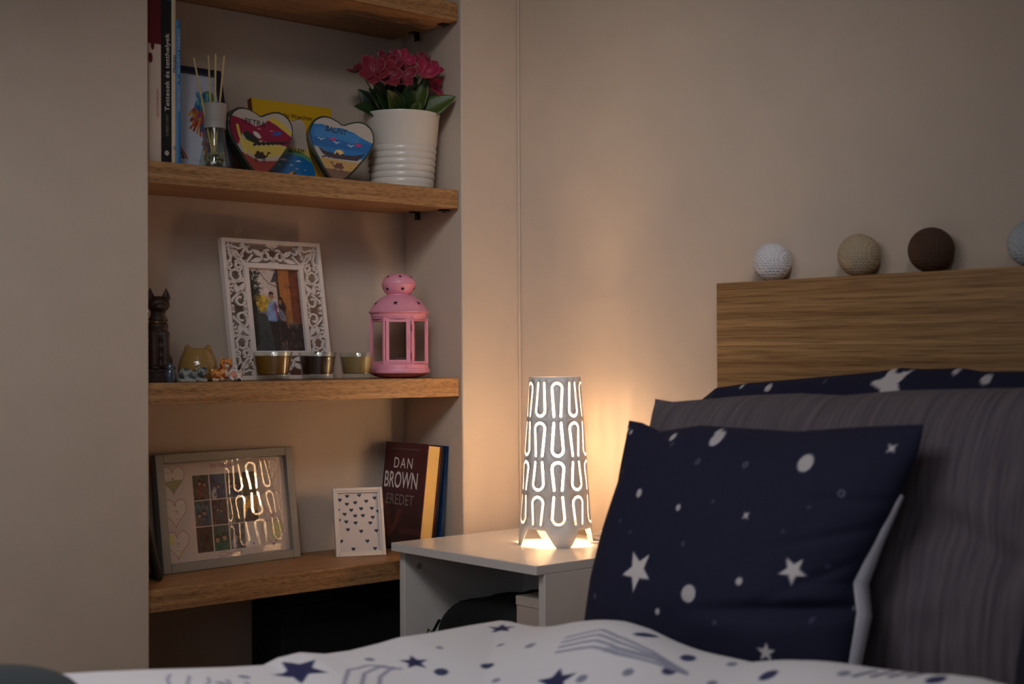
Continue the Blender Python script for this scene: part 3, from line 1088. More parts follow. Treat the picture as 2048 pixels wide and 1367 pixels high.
fused_obj('calico_kitten', mb, .0008, M_FUR, calico, t)
for (x, y, z) in [(-.0065, -.0132, .0320), (.0034, -.0136, .0320), (.0172, -.0128, .0232), (.0242, -.0128, .0232)]:
    obj('eye', MB().ball((x, y, z), .0012, 8, 6), mat('eye_black', (10, 10, 10), .15), t)

# ---- white fretwork frame with the couple's photo
t = thing('picture_frame', 'white fretwork picture frame holding a photo of a couple outdoors', 'picture frame', (-.1266, -.4665, ZC + .0004), (-R(9.3), 0, ROT_X + R(3.4)))
WF, HF = .2215, .2635
RIM, IN = .0080, .0095
BW = .0365
M_FRET = mat('white_fretwork', (224, 212, 206), .55, bump=(300, .15))
mb = frame_bar(MB(), WF, HF, RIM, 0, .013)
obj('outer_rim', mb, M_FRET, t, bevel=.0008)
x1 = WF / 2 - RIM - BW
zb, zt = RIM + BW, HF - RIM - BW
mb = MB()
mb.box(-x1, -x1 + IN, .001, .010, zb, zt).box(x1 - IN, x1, .001, .010, zb, zt).box(-x1 + IN, x1 - IN, .001, .010, zb, zb + IN).box(-x1 + IN, x1 - IN, .001, .010, zt - IN, zt)
obj('inner_rim', mb, M_FRET, t, bevel=.0006)
fb = MB()
Y0, Y1 = .002, .007


def strip(pts, w):
    fb.ribbon(pts, w, Y0, Y1)


def spiral(cx, cy, r0, r1, a0, a1, n=22):
    return [(cx + (r0 + (r1 - r0) * i / (n - 1)) * math.cos(a0 + (a1 - a0) * i / (n - 1)), cy + (r0 + (r1 - r0) * i / (n - 1)) * math.sin(a0 + (a1 - a0) * i / (n - 1))) for i in range(n)]


def motif(L):
    """half of one side in units of the band width: s from the middle (0) to the corner (L), t from outer (0) to inner (1)"""
    S = []
    k = .105
    # trefoils at the middle
    for tt in (.13, .87):
        S.append(('dot', 0.0, tt, .10))
        S.append(('dot', .13, tt, .085))
    # C scroll round the middle
    S.append(('line', spiral(.46, .60, .30, .14, R(100), R(395)), k))
    S.append(('line', [(.44, .90), (.62, .96), (.80, .90), (.95, .72)], k * 1.1))
    S.append(('line', [(.36, .10), (.52, .16), (.66, .34), (.80, .52), (.95, .70)], k))
    # pair of leaves
    S.append(('leaf', (.86, .56), (1.42, .98), .26))
    S.append(('leaf', (.80, .52), (1.36, .38), .26))
    # little outer curls
    S.append(('line', spiral(.92, .13, .15, .06, R(180), R(470)), k * .8))
    S.append(('line', spiral(1.24, .14, .14, .06, R(0), R(-290)), k * .8))
    S.append(('line', [(1.30, .42), (1.40, .28), (1.44, .10), (1.50, .0)], k))
    S.append(('line', [(1.36, .38), (1.46, .50), (1.44, .66), (1.50, .80), (1.46, 1.0)], k))
    # scalloped ring
    ring = [(1.78 + (.30 + .025 * math.cos(7 * a)) * math.cos(a), .47 + (.30 + .025 * math.cos(7 * a)) * math.sin(a)) for a in [2 * PI * i / 36 for i in range(37)]]
    S.append(('line', ring, k))
    S.append(('line', [(1.62, .76), (1.56, .9), (1.60, 1.0)], k * .9))
    S.append(('line', [(2.02, .30), (2.10, .14), (2.22, .06), (2.3, .0)], k * .9))
    # inner hook
    S.append(('line', [(1.98, .70), (2.16, .86), (2.34, .86)], k))
    S.append(('line', spiral(2.28, .68, .20, .08, R(60), R(-240)), k))
    S.append(('line', spiral(2.34, .20, .13, .05, R(200), R(-90)), k * .8))
    if L > 2.5:
        S.append(('line', [(2.30, .86), (2.46, .96), (2.56, 1.0)], k))
    return S


def corner():
    S = []
    k = .095
    S += [('leaf', (.30, .30), (.02, .16), .12), ('leaf', (.30, .30), (.16, .02), .12), ('leaf', (.30, .30), (.06, .42), .10), ('leaf', (.30, .30), (.42, .06), .10)]
    for f in (lambda a, b: (a, b), lambda a, b: (b, a)):
        S.append(('line', [f(*p) for p in [(.30, .30), (.50, .20), (.74, .30), (.98, .24), (1.10, .12)]], k))
        S.append(('line', [f(*p) for p in spiral(1.02, .13, .13, .05, R(60), R(-230))], k * .8))
        S.append(('line', [f(*p) for p in [(.30, .30), (.44, .40), (.66, .46), (.74, .62), (.62, .70), (.50, .62), (.52, .52)]], k))
        S.append(('line', [f(*p) for p in [(.74, .62), (.86, .72), (.98, .70), (1.0, .58), (.90, .54)]], k * .9))
        S.append(('line', [f(*p) for p in [(.86, .72), (.90, .86), (1.02, .96), (1.18, .92)]], k))
    return S


def place(S, fn):
    for q in S:
        if q[0] == 'line':
            strip([fn(*p) for p in q[1]], q[2] * BW)
        elif q[0] == 'leaf':
            (ax, ay), (bx, by), w = q[1:]
            n = 9
            a, b = Vector(fn(ax, ay)), Vector(fn(bx, by))
            strip([a.lerp(b, i / n) for i in range(n + 1)], [max(.0006, w * BW * math.sin(PI * (i / n) ** .85)) for i in range(n + 1)])
        else:
            c = fn(q[1], q[2])
            strip([(c[0] - q[3] * BW, c[1])] + [(c[0] - q[3] * BW * .7 + q[3] * BW * 1.4 * i / 4, c[1]) for i in range(5)] + [(c[0] + q[3] * BW, c[1])],
                  [.0005] + [q[3] * BW * x for x in (1.4, 1.9, 2.0, 1.9, 1.4)] + [.0005])


xo, z0o, z1o = WF / 2 - RIM, RIM, HF - RIM
zm = HF / 2
for sx in (-1, 1):
    for sz in (-1, 1):
        place(motif(2.39), lambda s, q, sx=sx, sz=sz: (sx * (xo - q * BW), zm + sz * s * BW * .965))
        place(corner(), lambda u, v, sx=sx, sz=sz: (sx * (xo - u * BW), (z1o - v * BW) if sz > 0 else (z0o + v * BW)))
for sz in (-1, 1):
    for sx in (-1, 1):
        S = [('dot', 0, .85, .12), ('dot', .13, .72, .09), ('dot', 0, .20, .11), ('dot', .14, .10, .09),
             ('line', spiral(.46, .66, .27, .12, R(-60), R(-330)), .1), ('leaf', (.62, .62), (1.22, .30), .26), ('leaf', (.66, .78), (1.40, .93), .24),
             ('line', [(.20, .30), (.40, .30), (.62, .50), (.70, .74)], .11), ('line', [(0, .95), (.30, 1.0)], .12), ('line', [(.0, .04), (.35, .05)], .1),
             ('line', spiral(1.36, .34, .22, .09, R(-90), R(170)), .1), ('line', [(1.22, .56), (1.44, .80), (1.62, .96), (1.75, .9)], .1), ('line', [(1.36, .12), (1.62, .22), (1.80, .5)], .1)]
        place(S, lambda s, q, sx=sx, sz=sz: (sx * s * BW, (z1o - q * BW) if sz > 0 else (z0o + q * BW)))
obj('fretwork', fb, M_FRET, t, smooth=0)
# the photo: tree at left, bright sky and parasols, timber wall at right, a couple in the middle
pw, ph = 2 * (x1 - IN) + .004, zt - zb - 2 * IN + .004
cv = Canvas(pw, ph, 170, (46, 44, 50))
W, H = pw, ph
cv.rect(0, W, H * .48, H, (206, 190, 184))
cv.rect(0, W * .6, H * .48, H * .62, (200, 196, 196))
cv.rect(W * .55, W, H * .34, H, (150, 96, 54))
cv.rect(W * .55, W * .80, H * .34, H, (168, 110, 62))
cv.rect(W * .80, W, H * .34, H, (116, 62, 44))
cv.line([(W * .8, H), (W * .86, H * .4)], .0012, (90, 50, 36))
cv.poly([(0, 0), (W * .62, 0), (W * .56, H * .44), (W * .16, H * .46), (0, H * .3)], (58, 66, 72))
cv.rect(W * .14, W * .36, H * .46, H * .50, (120, 112, 112))
cv.ell(W * .26, H * .58, W * .13, H * .10, (206, 170, 70))
g = np.random.RandomState(2)
for i in range(60):
    cv.ell(W * .26 + W * .12 * g.uniform(-1, 1), H * .58 + H * .09 * g.uniform(-1, 1), .0022, .002, [(214, 186, 90), (150, 140, 50), (190, 130, 40)][i % 3])
for i in range(150):
    x = W * .07 + W * .13 * g.uniform(-1, 1)
    y = H * .77 + H * .17 * g.uniform(-1, 1)
    cv.line([(x, y), (x + g.uniform(-.006, .008), y + g.uniform(-.004, .006))], .0026, [(38, 46, 38), (52, 62, 50), (30, 36, 32)][i % 3])
cv.poly([(0, 0), (W * .13, H * .10), (W * .15, H * .50), (W * .10, H * .8), (0, H * .85)], (36, 36, 36))
cv.line([(W * .20, H * .98), (W * .12, H * .84)], .0014, (70, 62, 60))
cv.line([(W * .20, H * .98), (W * .40, H * .82), (W * .55, H * .78)], .0014, (70, 62, 60))
cv.poly([(W * .56, H), (W * .44, H * .83), (W * .55, H * .84)], (80, 76, 84))
cv.poly([(W * .55, H), (W * .59, H), (W * .60, H * .62), (W * .56, H * .62)], (64, 52, 50))
cv.rect(W * .62, W, 0, H * .34, (44, 38, 42))
cv.rect(W * .66, W * .9, H * .30, H * .36, (120, 110, 104), .6)
for i in range(50):
    cv.ell(W * g.uniform(.66, 1), H * g.uniform(.05, .32), .003, .0025, [(60, 54, 60), (34, 30, 34), (80, 70, 66)][i % 3], a=.7)
# man: dark trousers, pale blue shirt, red tie
cv.poly([(W * .36, H * .36), (W * .53, H * .36), (W * .52, 0), (W * .42, 0)], (38, 34, 40))
cv.poly([(W * .33, H * .38), (W * .36, H * .58), (W * .43, H * .62), (W * .52, H * .60), (W * .54, H * .38), (W * .45, H * .36)], (132, 158, 208))
cv.line([(W * .36, H * .54), (W * .33, H * .44), (W * .44, H * .42)], .0048, (138, 164, 212))
cv.line([(W * .485, H * .58), (W * .52, H * .40)], .0036, (150, 60, 84))
cv.ell(W * .43, H * .665, W * .040, H * .040, (150, 104, 82))
cv.poly([(W * .385, H * .68), (W * .39, H * .71), (W * .43, H * .725), (W * .475, H * .705), (W * .475, H * .68), (W * .43, H * .695)], (44, 32, 30))
# woman: long dark hair, patterned top, dark skirt
cv.poly([(W * .53, H * .38), (W * .68, H * .38), (W * .70, H * .14), (W * .55, H * .12)], (46, 34, 46))
cv.poly([(W * .545, H * .37), (W * .55, H * .55), (W * .60, H * .58), (W * .66, H * .54), (W * .67, H * .37)], (140, 134, 146))
for i in range(24):
    cv.ell(W * g.uniform(.55, .66), H * g.uniform(.38, .52), .0014, .0012, (84, 84, 110))
cv.ell(W * .60, H * .585, W * .055, H * .075, (48, 34, 34))
cv.ell(W * .655, H * .52, W * .035, H * .085, (48, 34, 34), .2)
cv.ell(W * .592, H * .595, W * .032, H * .036, (150, 104, 88))
cv.line([(W * .68, H * .50), (W * .70, H * .36), (W * .71, H * .30)], .0034, (140, 96, 74))
cv.line([(W * .57, H * .12), (W * .58, 0)], .004, (120, 84, 70))
cv.line([(W * .64, H * .13), (W * .64, 0)], .004, (120, 84, 70))
for i in range(130):
    x, y = W * g.rand(), H * g.rand()
    c0 = cv.c[min(cv.ny - 1, int(y / H * (cv.ny - 1))), min(cv.nx - 1, int(x / W * (cv.nx - 1)))]
    cv.ell(x, y, g.uniform(.002, .006), g.uniform(.002, .010), np.clip(c0 * g.uniform(.72, 1.18), 0, 255), g.uniform(0, 3), .5, .003)
cv.speck(11, 26, 2)
cv.build('photo', M_PHOTO, t, y=.0085, z0=zb + IN - .002)
obj('back_board', MB().box(-x1 + .002, x1 - .002, .0092, .0125, zb + .002, zt - .002), mat('brown_board', (120, 90, 62), .8), t)


# ---- candles in glass
def candle(label, wax, loc, k=1.0):
    t = thing('glass_candle', label, 'candle', loc, group='glass candles on the middle shelf')
    out = [(.0268, 0), (.0275, .0012), (.0292, .010), (.0352, .0495), (.0355, .0505)]
    inn = [(.0340, .0505), (.0336, .0490), (.0280, .0120), (.0262, .0098), (.0003, .0094)]
    obj('glass_cup', MB().lathe([(r * k, z * k) for r, z in out + inn], 56, cap=True), M_CLEAR, t, smooth=45)
    w = [(.0002, .0102), (.0255, .0104), (.0274, .0125), (.0326, .0425), (.0318, .0432), (.016, .0424), (.0003, .0420)]
    obj('wax', MB().lathe([(r * k * .995, z * k) for r, z in w], 48, cap=False), wax, t, smooth=50)
    obj('wick', MB().tube([(0, 0, .040 * k), (.0004, 0, .044 * k), (.0012, .0005, .0465 * k)], .0009, 6), M_WAXW, t)


candle('glass candle with golden brown wax, in front of the fretwork frame\'s photo', mat('caramel_wax', (126, 82, 22), .5), (-.050, -.5410, ZC + .0004))
candle('glass candle with dark chocolate brown wax, between the golden and the beige one', mat('chocolate_wax', (44, 22, 19), .45), (-.050, -.4470, ZC + .0004), .985)
candle('glass candle with beige wax beside the pink lantern', mat('beige_wax', (152, 122, 78), .5), (-.060, -.3530, ZC + .0004), .96)

# ---- pink lantern
t = thing('lantern', 'pink metal lantern with star cut-outs in its roof, at the right end of the shelf', 'lantern', (-.092, -.2320, ZC), (0, 0, R(0)))
M_PINK = mat('pink_enamel', (232, 152, 174), .42)
M_PINKD = mat('pink_enamel_inside', (150, 84, 100), .6)
M_STARFILL = mat('dark_star_fill', (26, 14, 16), .9)  # near-black colour standing in for the shade inside the star holes
obj('base', MB().lathe([(.0002, .0008), (.034, .001), (.046, .0035), (.0560, .0085), (.0608, .0100), (.0612, .0120), (.0600, .0135), (.0590, .0190), (.0570, .0200), (.0565, .0262), (.0545, .0270), (.0004, .0266)], 64, cap=False), M_PINK, t, smooth=35)
HB0, HB1 = .027, .1150
RH = .0540
FR = math.atan2(-.62, .79)                     # the door faces the bed


def hexp(i, r=RH):
    a = FR + R(30) + R(60) * i
    return Vector((r * math.cos(a), r * math.sin(a), 0))


ps = MB()
for i in range(6):
    p = hexp(i)
    ps.tube([p + Vector((0, 0, HB0 - .001)), p + Vector((0, 0, HB1 + .001))], .0026, 8)
for i in range(6):
    a, b = hexp(i), hexp(i + 1)
    for z0, z1 in ((HB0, HB0 + .0055), (HB1 - .0055, HB1)):
        d = (b - a).normalized()
        nn = Vector((d.y, -d.x, 0)) * .0012
        q = [a - nn, a + nn, b + nn, b - nn]
        ps.add([(v.x, v.y, z0) for v in q] + [(v.x, v.y, z1) for v in q], [(3, 2, 1, 0), (4, 5, 6, 7), (0, 1, 5, 4), (1, 2, 6, 5), (2, 3, 7, 6), (3, 0, 4, 7)])
obj('cage', ps, M_PINK, t)
for i in range(6):
    a, b = hexp(i, RH * .985), hexp(i + 1, RH * .985)
    if i == 5:
        continue
    a2, b2 = a.lerp(b, .05), a.lerp(b, .95)
    obj('pane', MB().add([(a2.x, a2.y, HB0 + .002), (b2.x, b2.y, HB0 + .002), (b2.x, b2.y, HB1 - .002), (a2.x, a2.y, HB1 - .002)], [(0, 1, 2, 3)]), M_PANE2, t, smooth=0)
    # narrow frame of each side
    d = (b - a).normalized()
    nn = Vector((d.y, -d.x, 0))
    for u0, u1 in ((.045, .11), (.89, .955)):
        p, q = a.lerp(b, u0), a.lerp(b, u1)
        pp = [p - nn * .001, p + nn * .0012, q + nn * .0012, q - nn * .001]
        fr = MB().add([(v.x, v.y, HB0 + .004) for v in pp] + [(v.x, v.y, HB1 - .004) for v in pp], [(3, 2, 1, 0), (4, 5, 6, 7), (0, 1, 5, 4), (1, 2, 6, 5), (2, 3, 7, 6), (3, 0, 4, 7)])
        obj('side_frame', fr, M_PINK, t)
# door on the front side (side 5), drawn in its own plane
a, b = hexp(5), hexp(6)
d = (b - a).normalized()
nn = Vector((d.y, -d.x, 0))
Wd = (b - a).length - .007
M4 = Matrix.Translation((a + b) / 2 + nn * .0022) @ Matrix(((d.x, -nn.x, 0, 0), (d.y, -nn.y, 0, 0), (0, 0, 1, 0), (0, 0, 0, 1)))
dr = MB()
bw = .0062
z0, z1 = HB0 + .002, HB1 - .001
dr.box(-Wd / 2, -Wd / 2 + bw, 0, .002, z0, z1).box(Wd / 2 - bw * 1.35, Wd / 2, 0, .002, z0, z1).box(-Wd / 2 + bw, Wd / 2 - bw * 1.35, 0, .002, z0, z0 + .0065).box(-Wd / 2 + bw, Wd / 2 - bw * 1.35, 0, .002, z1 - .0065, z1)
door = obj('door', dr.xform(M4), M_PINK, t, bevel=.0006)
obj('pane', MB().add([(-Wd / 2 + bw * .9, .001, z0 + .006), (Wd / 2 - bw * 1.2, .001, z0 + .006), (Wd / 2 - bw * 1.2, .001, z1 - .006), (-Wd / 2 + bw * .9, .001, z1 - .006)], [(0, 1, 2, 3)]).xform(M4), M_PANE2, door, smooth=0)
obj('latch', MB().tube([(Wd / 2 - .003, -.0012, z0 + .052), (Wd / 2 - .0015, -.0022, z0 + .044), (Wd / 2 - .0045, -.0026, z0 + .038), (Wd / 2 - .003, -.0022, z0 + .030), (Wd / 2 - .0015, -.0012, z0 + .028)], .0011, 8).xform(M4), M_PINK, door)
for zz in (z0 + .014, z1 - .018):
    obj('hinge', MB().tube([(Wd / 2 + .0016, -.0004, zz - .006), (Wd / 2 + .0016, -.0004, zz + .006)], .0014, 8).xform(M4), M_PINKD, door)
roofp = [(.0525, .1140), (.0530, .1170), (.0545, .1190), (.0550, .1235), (.0585, .1262), (.0592, .1280), (.0575, .1292), (.0540, .1345), (.0490, .1425), (.0425, .1500), (.0345, .1560), (.0262, .1595), (.0225, .1605), (.0222, .1625)]
roof = obj('roof', MB().lathe(roofp, 72, cap=False), M_PINK, t, smooth=30)
bowlp = [(.0222, .1620), (.0268, .1660), (.0310, .1725), (.0328, .1790), (.0334, .1800), (.0336, .1822), (.0322, .1832)]
bowl = obj('vent_bowl', MB().lathe(bowlp, 64, cap=False), M_PINK, t, smooth=30)
capp = [(.0322, .1830), (.0318, .1860), (.0300, .1905), (.0255, .1960), (.0180, .2005), (.0090, .2028), (.0004, .2034)]
capo = obj('cap', MB().lathe(capp, 64, cap=False), M_PINK, t, smooth=30)


def star_on(prof, zc, az, r, parent, flip=False):
    """dark star patch lying on a surface of revolution, in place of a hole"""
    pts = star_pts(0, 0, r, PI / 2 if not flip else -PI / 2, .42)
    L = [0]
    for (r0, z0_), (r1, z1_) in zip(prof[:-1], prof[1:]):
        L.append(L[-1] + math.hypot(r1 - r0, z1_ - z0_))
    zs = [p[1] for p in prof]
    lc = np.interp(zc, zs, L)
    v = []
    for k in (0, 1):
        for x, y in pts if k == 0 else [(0, 0)]:
            rr = np.interp(lc + y, L, [p[0] for p in prof]) + .0005
            zz = np.interp(lc + y, L, zs) + .0003
            an = az - x / rr * -1
            v.append((rr * math.cos(an), rr * math.sin(an), zz))
    n = len(pts)
    obj('dark_star_patch', MB().add(v, [(i, (i + 1) % n, n) for i in range(n)]), M_STARFILL, parent, smooth=0)


for i in range(6):
    star_on(roofp, .1440, FR + R(-6) + R(60) * i, .0056, roof)
    star_on(bowlp, .1715, FR + R(16) + R(60) * i, .0050, bowl)
    star_on(capp, .1962, FR + R(8) + R(60) * i, .0044, capo)
k = thing('tealight', 'silver cupped tealight standing inside the pink lantern', 'candle', (-.092, -.2320, ZC + .0272))
obj('cup', MB().lathe([(.0185, 0), (.0188, .001), (.0190, .0115), (.0195, .0125), (.0187, .0125), (.0184, .010), (.0004, .0098)], 40), mat('aluminium', (190, 190, 190), .3, .9), k)
obj('wax', MB().lathe([(.0183, .0090), (.0183, .0104), (.0003, .0106)], 32), mat('white_wax', (220, 214, 206), .5), k)
obj('wick', MB().tube([(0, 0, .0104), (.001, 0, .0155)], .0008, 6), M_WAXW, k)

# ------------------------------------------------------------------ lowest shelf
# big grey collage frame
t = thing('picture_frame', 'grey framed photo collage with drawn hearts, the lamp mirrored in its glass', 'picture frame', (-.148 - .0131, -.702 + .1492, ZD + .0004), (-R(7.73), 0, ROT_X + R(5.0)))
WB, HB, BB = .2994, .2101, .0165
M_GREY = mat('grey_frame', (128, 124, 120), .45)
obj('frame', frame_bar(MB(), WB, HB, BB, 0, .015), M_GREY, t, bevel=.001)
obj('back_board', MB().box(-WB / 2 + .006, WB / 2 - .006, .0125, .0148, .006, HB - .006), mat('brown_board', (120, 90, 62), .8), t)
iw, ih = WB - 2 * BB, HB - 2 * BB
cv = Canvas(iw, ih, 340, (196, 180, 172))
g = np.random.RandomState(21)


def px(u, v):
    return u * iw, (1 - v) * ih


us = [(.240, .367), (.376, .500), (.509, .630), (.639, .755)]
vs_ = [(.140, .392), (.402, .660), (.670, .925)]
themes = [[((58, 62, 54), 'c'), ((50, 60, 96), 'c'), ((84, 70, 50), 'c'), ((100, 86, 54), 'o')], [((58, 84, 96), 'c'), ((70, 44, 46), 'c'), ((104, 90, 70), 'o'), ((196, 140, 66), 'p')], [((50, 40, 40), 'o'), ((48, 70, 58), 'f'), ((84, 72, 78), 'c'), ((214, 206, 200), 't')]]
for r in range(3):
    for c in range(4):
        x0, y1 = px(us[c][0], vs_[r][0])
        xe, y0 = px(us[c][1], vs_[r][1])
        w, h = xe - x0, y1 - y0
        base, kind = themes[r][c]
        cv.rect(x0, xe, y0, y1, base)
        keep = cv.c.copy()
        for i in range(26):
            cc = np.clip(np.array(base) * g.uniform(.45, 1.5) + g.uniform(-16, 16, 3), 0, 255)
            cv.ell(x0 + w * g.rand(), y0 + h * g.rand(), w * g.uniform(.05, .2), h * g.uniform(.03, .13), cc, g.uniform(0, 3), .75 if kind != 't' else .0)
        if kind in 'cf':
            big = 1.5 if kind == 'f' else g.uniform(.7, 1.15)
            ox, oy = g.uniform(-.10, .10), g.uniform(-.14, .06)
            for s in (-1, 1):
                hx, hy = x0 + w * (.5 + ox + s * .15 * big), y0 + h * (.56 + oy + s * g.uniform(-.06, .06))
                sh = [(96, 50, 54), (168, 160, 158), (48, 54, 80), (90, 70, 60), (60, 60, 60)][g.randint(5)] if kind == 'c' else (30, 78, 56)
                cv.ell(hx + s * w * .04, hy - h * .34 * big, w * .24 * big, h * .30 * big, sh, s * .15, .95, .0012)
                cv.ell(hx, hy + h * .030 * big, w * .125 * big, h * .105 * big, (34, 24, 24), a=.95, soft=.0009)
                cv.ell(hx, hy - h * .01, w * .088 * big, h * .085 * big, (160, 116, 94), s * .2, .95, .0009)
                cv.ell(hx - w * .03, hy - h * .01, w * .04 * big, h * .06 * big, (184, 138, 112), s * .2, .6, .001)
                cv.ell(hx, hy + h * .066 * big, w * .095 * big, h * .036 * big, (36, 26, 26), s * .3, .9, .0009)
                cv.line([(hx - w * .03 * big, hy - h * .035 * big), (hx + w * .03 * big, hy - h * .035 * big)], .0005, (116, 64, 58), .8)
            for q in range(10):
                cv.ell(x0 + w * g.rand(), y0 + h * g.rand() * .35, w * g.uniform(.04, .12), h * g.uniform(.02, .07), np.clip(np.array(base) * g.uniform(.4, 1.8), 0, 255), g.uniform(0, 3), .55, .0012)
        elif kind == 'p':
            cv.rect(x0, xe, y0, y0 + h * .42, (64, 44, 40))
            cv.ell(x0 + w * .5, y0 + h * .42, w * .26, h * .26, (96, 70, 60))
            cv.ell(x0 + w * .5, y0 + h * .66, w * .4, h * .14, (226, 176, 96), a=.8)
        elif kind == 't':
            for i in range(7):
                yy = y1 - h * (.22 + .085 * i)
                P = [(x0 + w * (.1 + .8 * q / 12), yy + g.uniform(-.0007, .0007)) for q in range(13)]
                cv.line(P, .0005, (110, 96, 96), .8)
            cv.poly(heart_pts(x0 + w * .5, y0 + h * .12, w * .2, h * .12), (150, 110, 150), .7)
            cv.line([(x0 + w * .4, y1 - h * .1), (x0 + w * .55, y1 - h * .08), (x0 + w * .62, y1 - h * .13)], .001, (110, 120, 90))
        m = (cv.X >= x0) & (cv.X <= xe) & (cv.Y >= y0) & (cv.Y <= y1)
        cv.c = np.where(m[..., None], cv.c, keep)
for i, (u, v, land) in enumerate([(.088, .175, (150, 148, 104)), (.088, .505, (206, 190, 160)), (.088, .825, (206, 196, 120)), (.870, .165, (160, 170, 80)), (.872, .500, (168, 176, 110)), (.868, .810, (190, 190, 110))]):
    cx, cy = px(u, v)
    P = heart_pts(cx, cy, .0485, .0500, 44)
    cv.poly(P, (206, 192, 180))
    keep = cv.c.copy()
    q = -1 if i < 3 else 1
    if i in (0, 3, 4):
        cv.poly([(cx - .024, cy - .002), (cx + .003, cy + .001), (cx + .018, cy + .001), (cx + .02, cy - .03), (cx - .02, cy - .03)] if i == 0 else [(cx + .004, cy - .030), (cx + .030, cy + .004), (cx + .022, cy - .004), (cx + .004, cy - .014), (cx, cy - .03)], land)
    elif i == 2:
        cv.poly([(cx - .026, cy + .02), (cx - .006, cy + .02), (cx - .008, cy + .004), (cx - .022, cy - .002)], land)
        cv.poly([(cx + .002, cy - .012), (cx + .018, cy - .006), (cx + .016, cy - .018), (cx + .004, cy - .02)], land)
    elif i == 5:
        cv.rect(cx - .004, cx + .022, cy - .010, cy + .02, land, .6)
        cv.rect(cx - .004, cx + .008, cy - .026, cy - .018, (90, 84, 170))
        cv.rect(cx + .004, cx + .010, cy - .017, cy - .013, (110, 90, 170))
    m = cv.sd(P) < 0
    cv.c = np.where(m[..., None], cv.c, keep)
    for j in range(4):
        yy = cy + .014 - .008 * j + g.uniform(-.002, .002)
        xx = cx + g.uniform(-.014, .002)
        cv.line([(xx, yy), (xx + g.uniform(.006, .012), yy)], .0005, (120, 84, 80), .9)
    cv.ell(cx + g.uniform(-.002, .004), cy + .003, .0012, .0018, (176, 60, 56) if i else (60, 60, 50))
    cv.line(P + [P[0]], .00085, (150, 56, 62) if i != 5 else (84, 60, 60))
# figure of eight scroll under the photos
cx, cy = px(.50, .965)
cv.line([(cx + .026 * math.sin(a), cy + .0035 * math.sin(2 * a)) for a in [2 * PI * i / 40 for i in range(41)]], .0007, (150, 66, 70))
cv.speck(9, 7, 1)
cv.build('collage_sheet', M_PRINT, t, y=.0122, z0=BB)
tx = text_mb('2017.08.26.', .0066, .050, 'c')
tx.v = [(x - iw / 2 + .475 * iw + z * .15, .0119, z + BB + ih * .930) for x, y, z in tx.v]
obj('date_lettering', tx, M_INKR, t)
obj('glass_pane', MB().add([(-iw / 2 - .002, .004, BB - .002), (iw / 2 + .002, .004, BB - .002), (iw / 2 + .002, .004, HB - BB + .002), (-iw / 2 - .002, .004, HB - BB + .002)], [(0, 1, 2, 3)]), M_PANE, t, smooth=0)

# small white frame with blue hearts
t = thing('picture_frame', 'small white picture frame with a pattern of little dark blue hearts', 'picture frame', (-.0996, -.3168, ZD + .0006), (-R(16.5), 0, ROT_X - R(24)))
WS, HS = .0965, .1325
M_WFR = mat('white_lacquer', (226, 214, 206), .3)
mb = frame_bar(MB(), WS, HS, .0062, 0, .010)
obj('frame', mb, M_WFR, t, bevel=.001)
mb = MB().box(-WS / 2 + .006, -WS / 2 + .0095, .002, .009, .006, HS - .006).box(WS / 2 - .0095, WS / 2 - .006, .002, .009, .006, HS - .006).box(-WS / 2 + .0095, WS / 2 - .0095, .002, .009, .006, .0095).box(-WS / 2 + .0095, WS / 2 - .0095, .002, .009, HS - .0095, HS - .006)
obj('inner_lip', mb, M_WFR, t, bevel=.0008)
iw, ih = WS - .019, HS - .019
cv = Canvas(iw, ih, 190, (206, 196, 196))
# heart centres read off as fractions of the print (across, down)
for (u, v) in [(.24, .055), (.545, .045), (.055, .115), (.715, .150), (.93, .100), (.225, .190), (.435, .170), (.325, .295), (.575, .275), (.845, .275), (.155, .360), (.415, .395), (.61, .395), (.855, .430), (-.01, .29), (1.0, .33), (.0, .46), (.185, .490), (.415, .515), (.785, .525), (.215, .625), (.545, .660), (.925, .660), (.035, .815), (.685, .830), (.325, .955), (.865, .960)]:
    cv.poly(heart_pts(u * iw, (1 - v) * ih, .0078, .0074, 20), (44, 54, 74))
cv.build('heart_print', M_PRINT, t, y=.007, z0=.0095)
obj('back_board', MB().box(-WS / 2 + .003, WS / 2 - .003, .0075, .0098, .003, HS - .003), M_BLACKG, t)
obj('strut', MB().add([(-.014, .010, .085), (.014, .010, .085), (.018, .0505, .0135), (-.018, .0505, .0135), (-.014, .0115, .086), (.014, .0115, .086), (.018, .052, .0145), (-.018, .052, .0145)], [(3, 2, 1, 0), (4, 5, 6, 7), (0, 1, 5, 4), (1, 2, 6, 5), (2, 3, 7, 6), (3, 0, 4, 7)]), M_BLACKG, t)

# thriller: stands with its spine to the back wall, cover towards the left, leaning right
Ld = R(7.2)
Td, Hd, Wdn = .0330, .2065, .138
t = book('book', 'thick dark red thriller with yellowish page edges, leaning right', 'book', (-.190, -.1845 - Td / 2 * math.cos(Ld), ZD + Td / 2 * math.sin(Ld) + .0004), (0, -Ld, -PI / 2), Td, Hd, Wdn,
         mat('maroon_cover', (72, 26, 36), .4), mat('yellowed_pages', (232, 190, 116), .9, bump=(600, .6)), group='books leaning on the right alcove wall')
cv = Canvas(Wdn, Hd, 150, (74, 26, 38))
W, H = Wdn, Hd
cv.put(cv.Y - H * .42, (44, 20, 26), .8, .06)
cv.poly([(0, H * .40), (W * .10, H * .46), (W * .22, H * .36), (W * .30, H * .20), (W * .16, H * .05), (0, H * .05)], (104, 52, 46), .8, .01)
cv.poly([(W * .20, H * .12), (W * .34, H * .22), (W * .44, H * .36), (W * .52, H * .36), (W * .42, H * .20), (W * .30, H * .10)], (110, 54, 48), .7, .008)
cv.rect(W * .35, W, H * .14, H * .20, (92, 48, 48), .5)
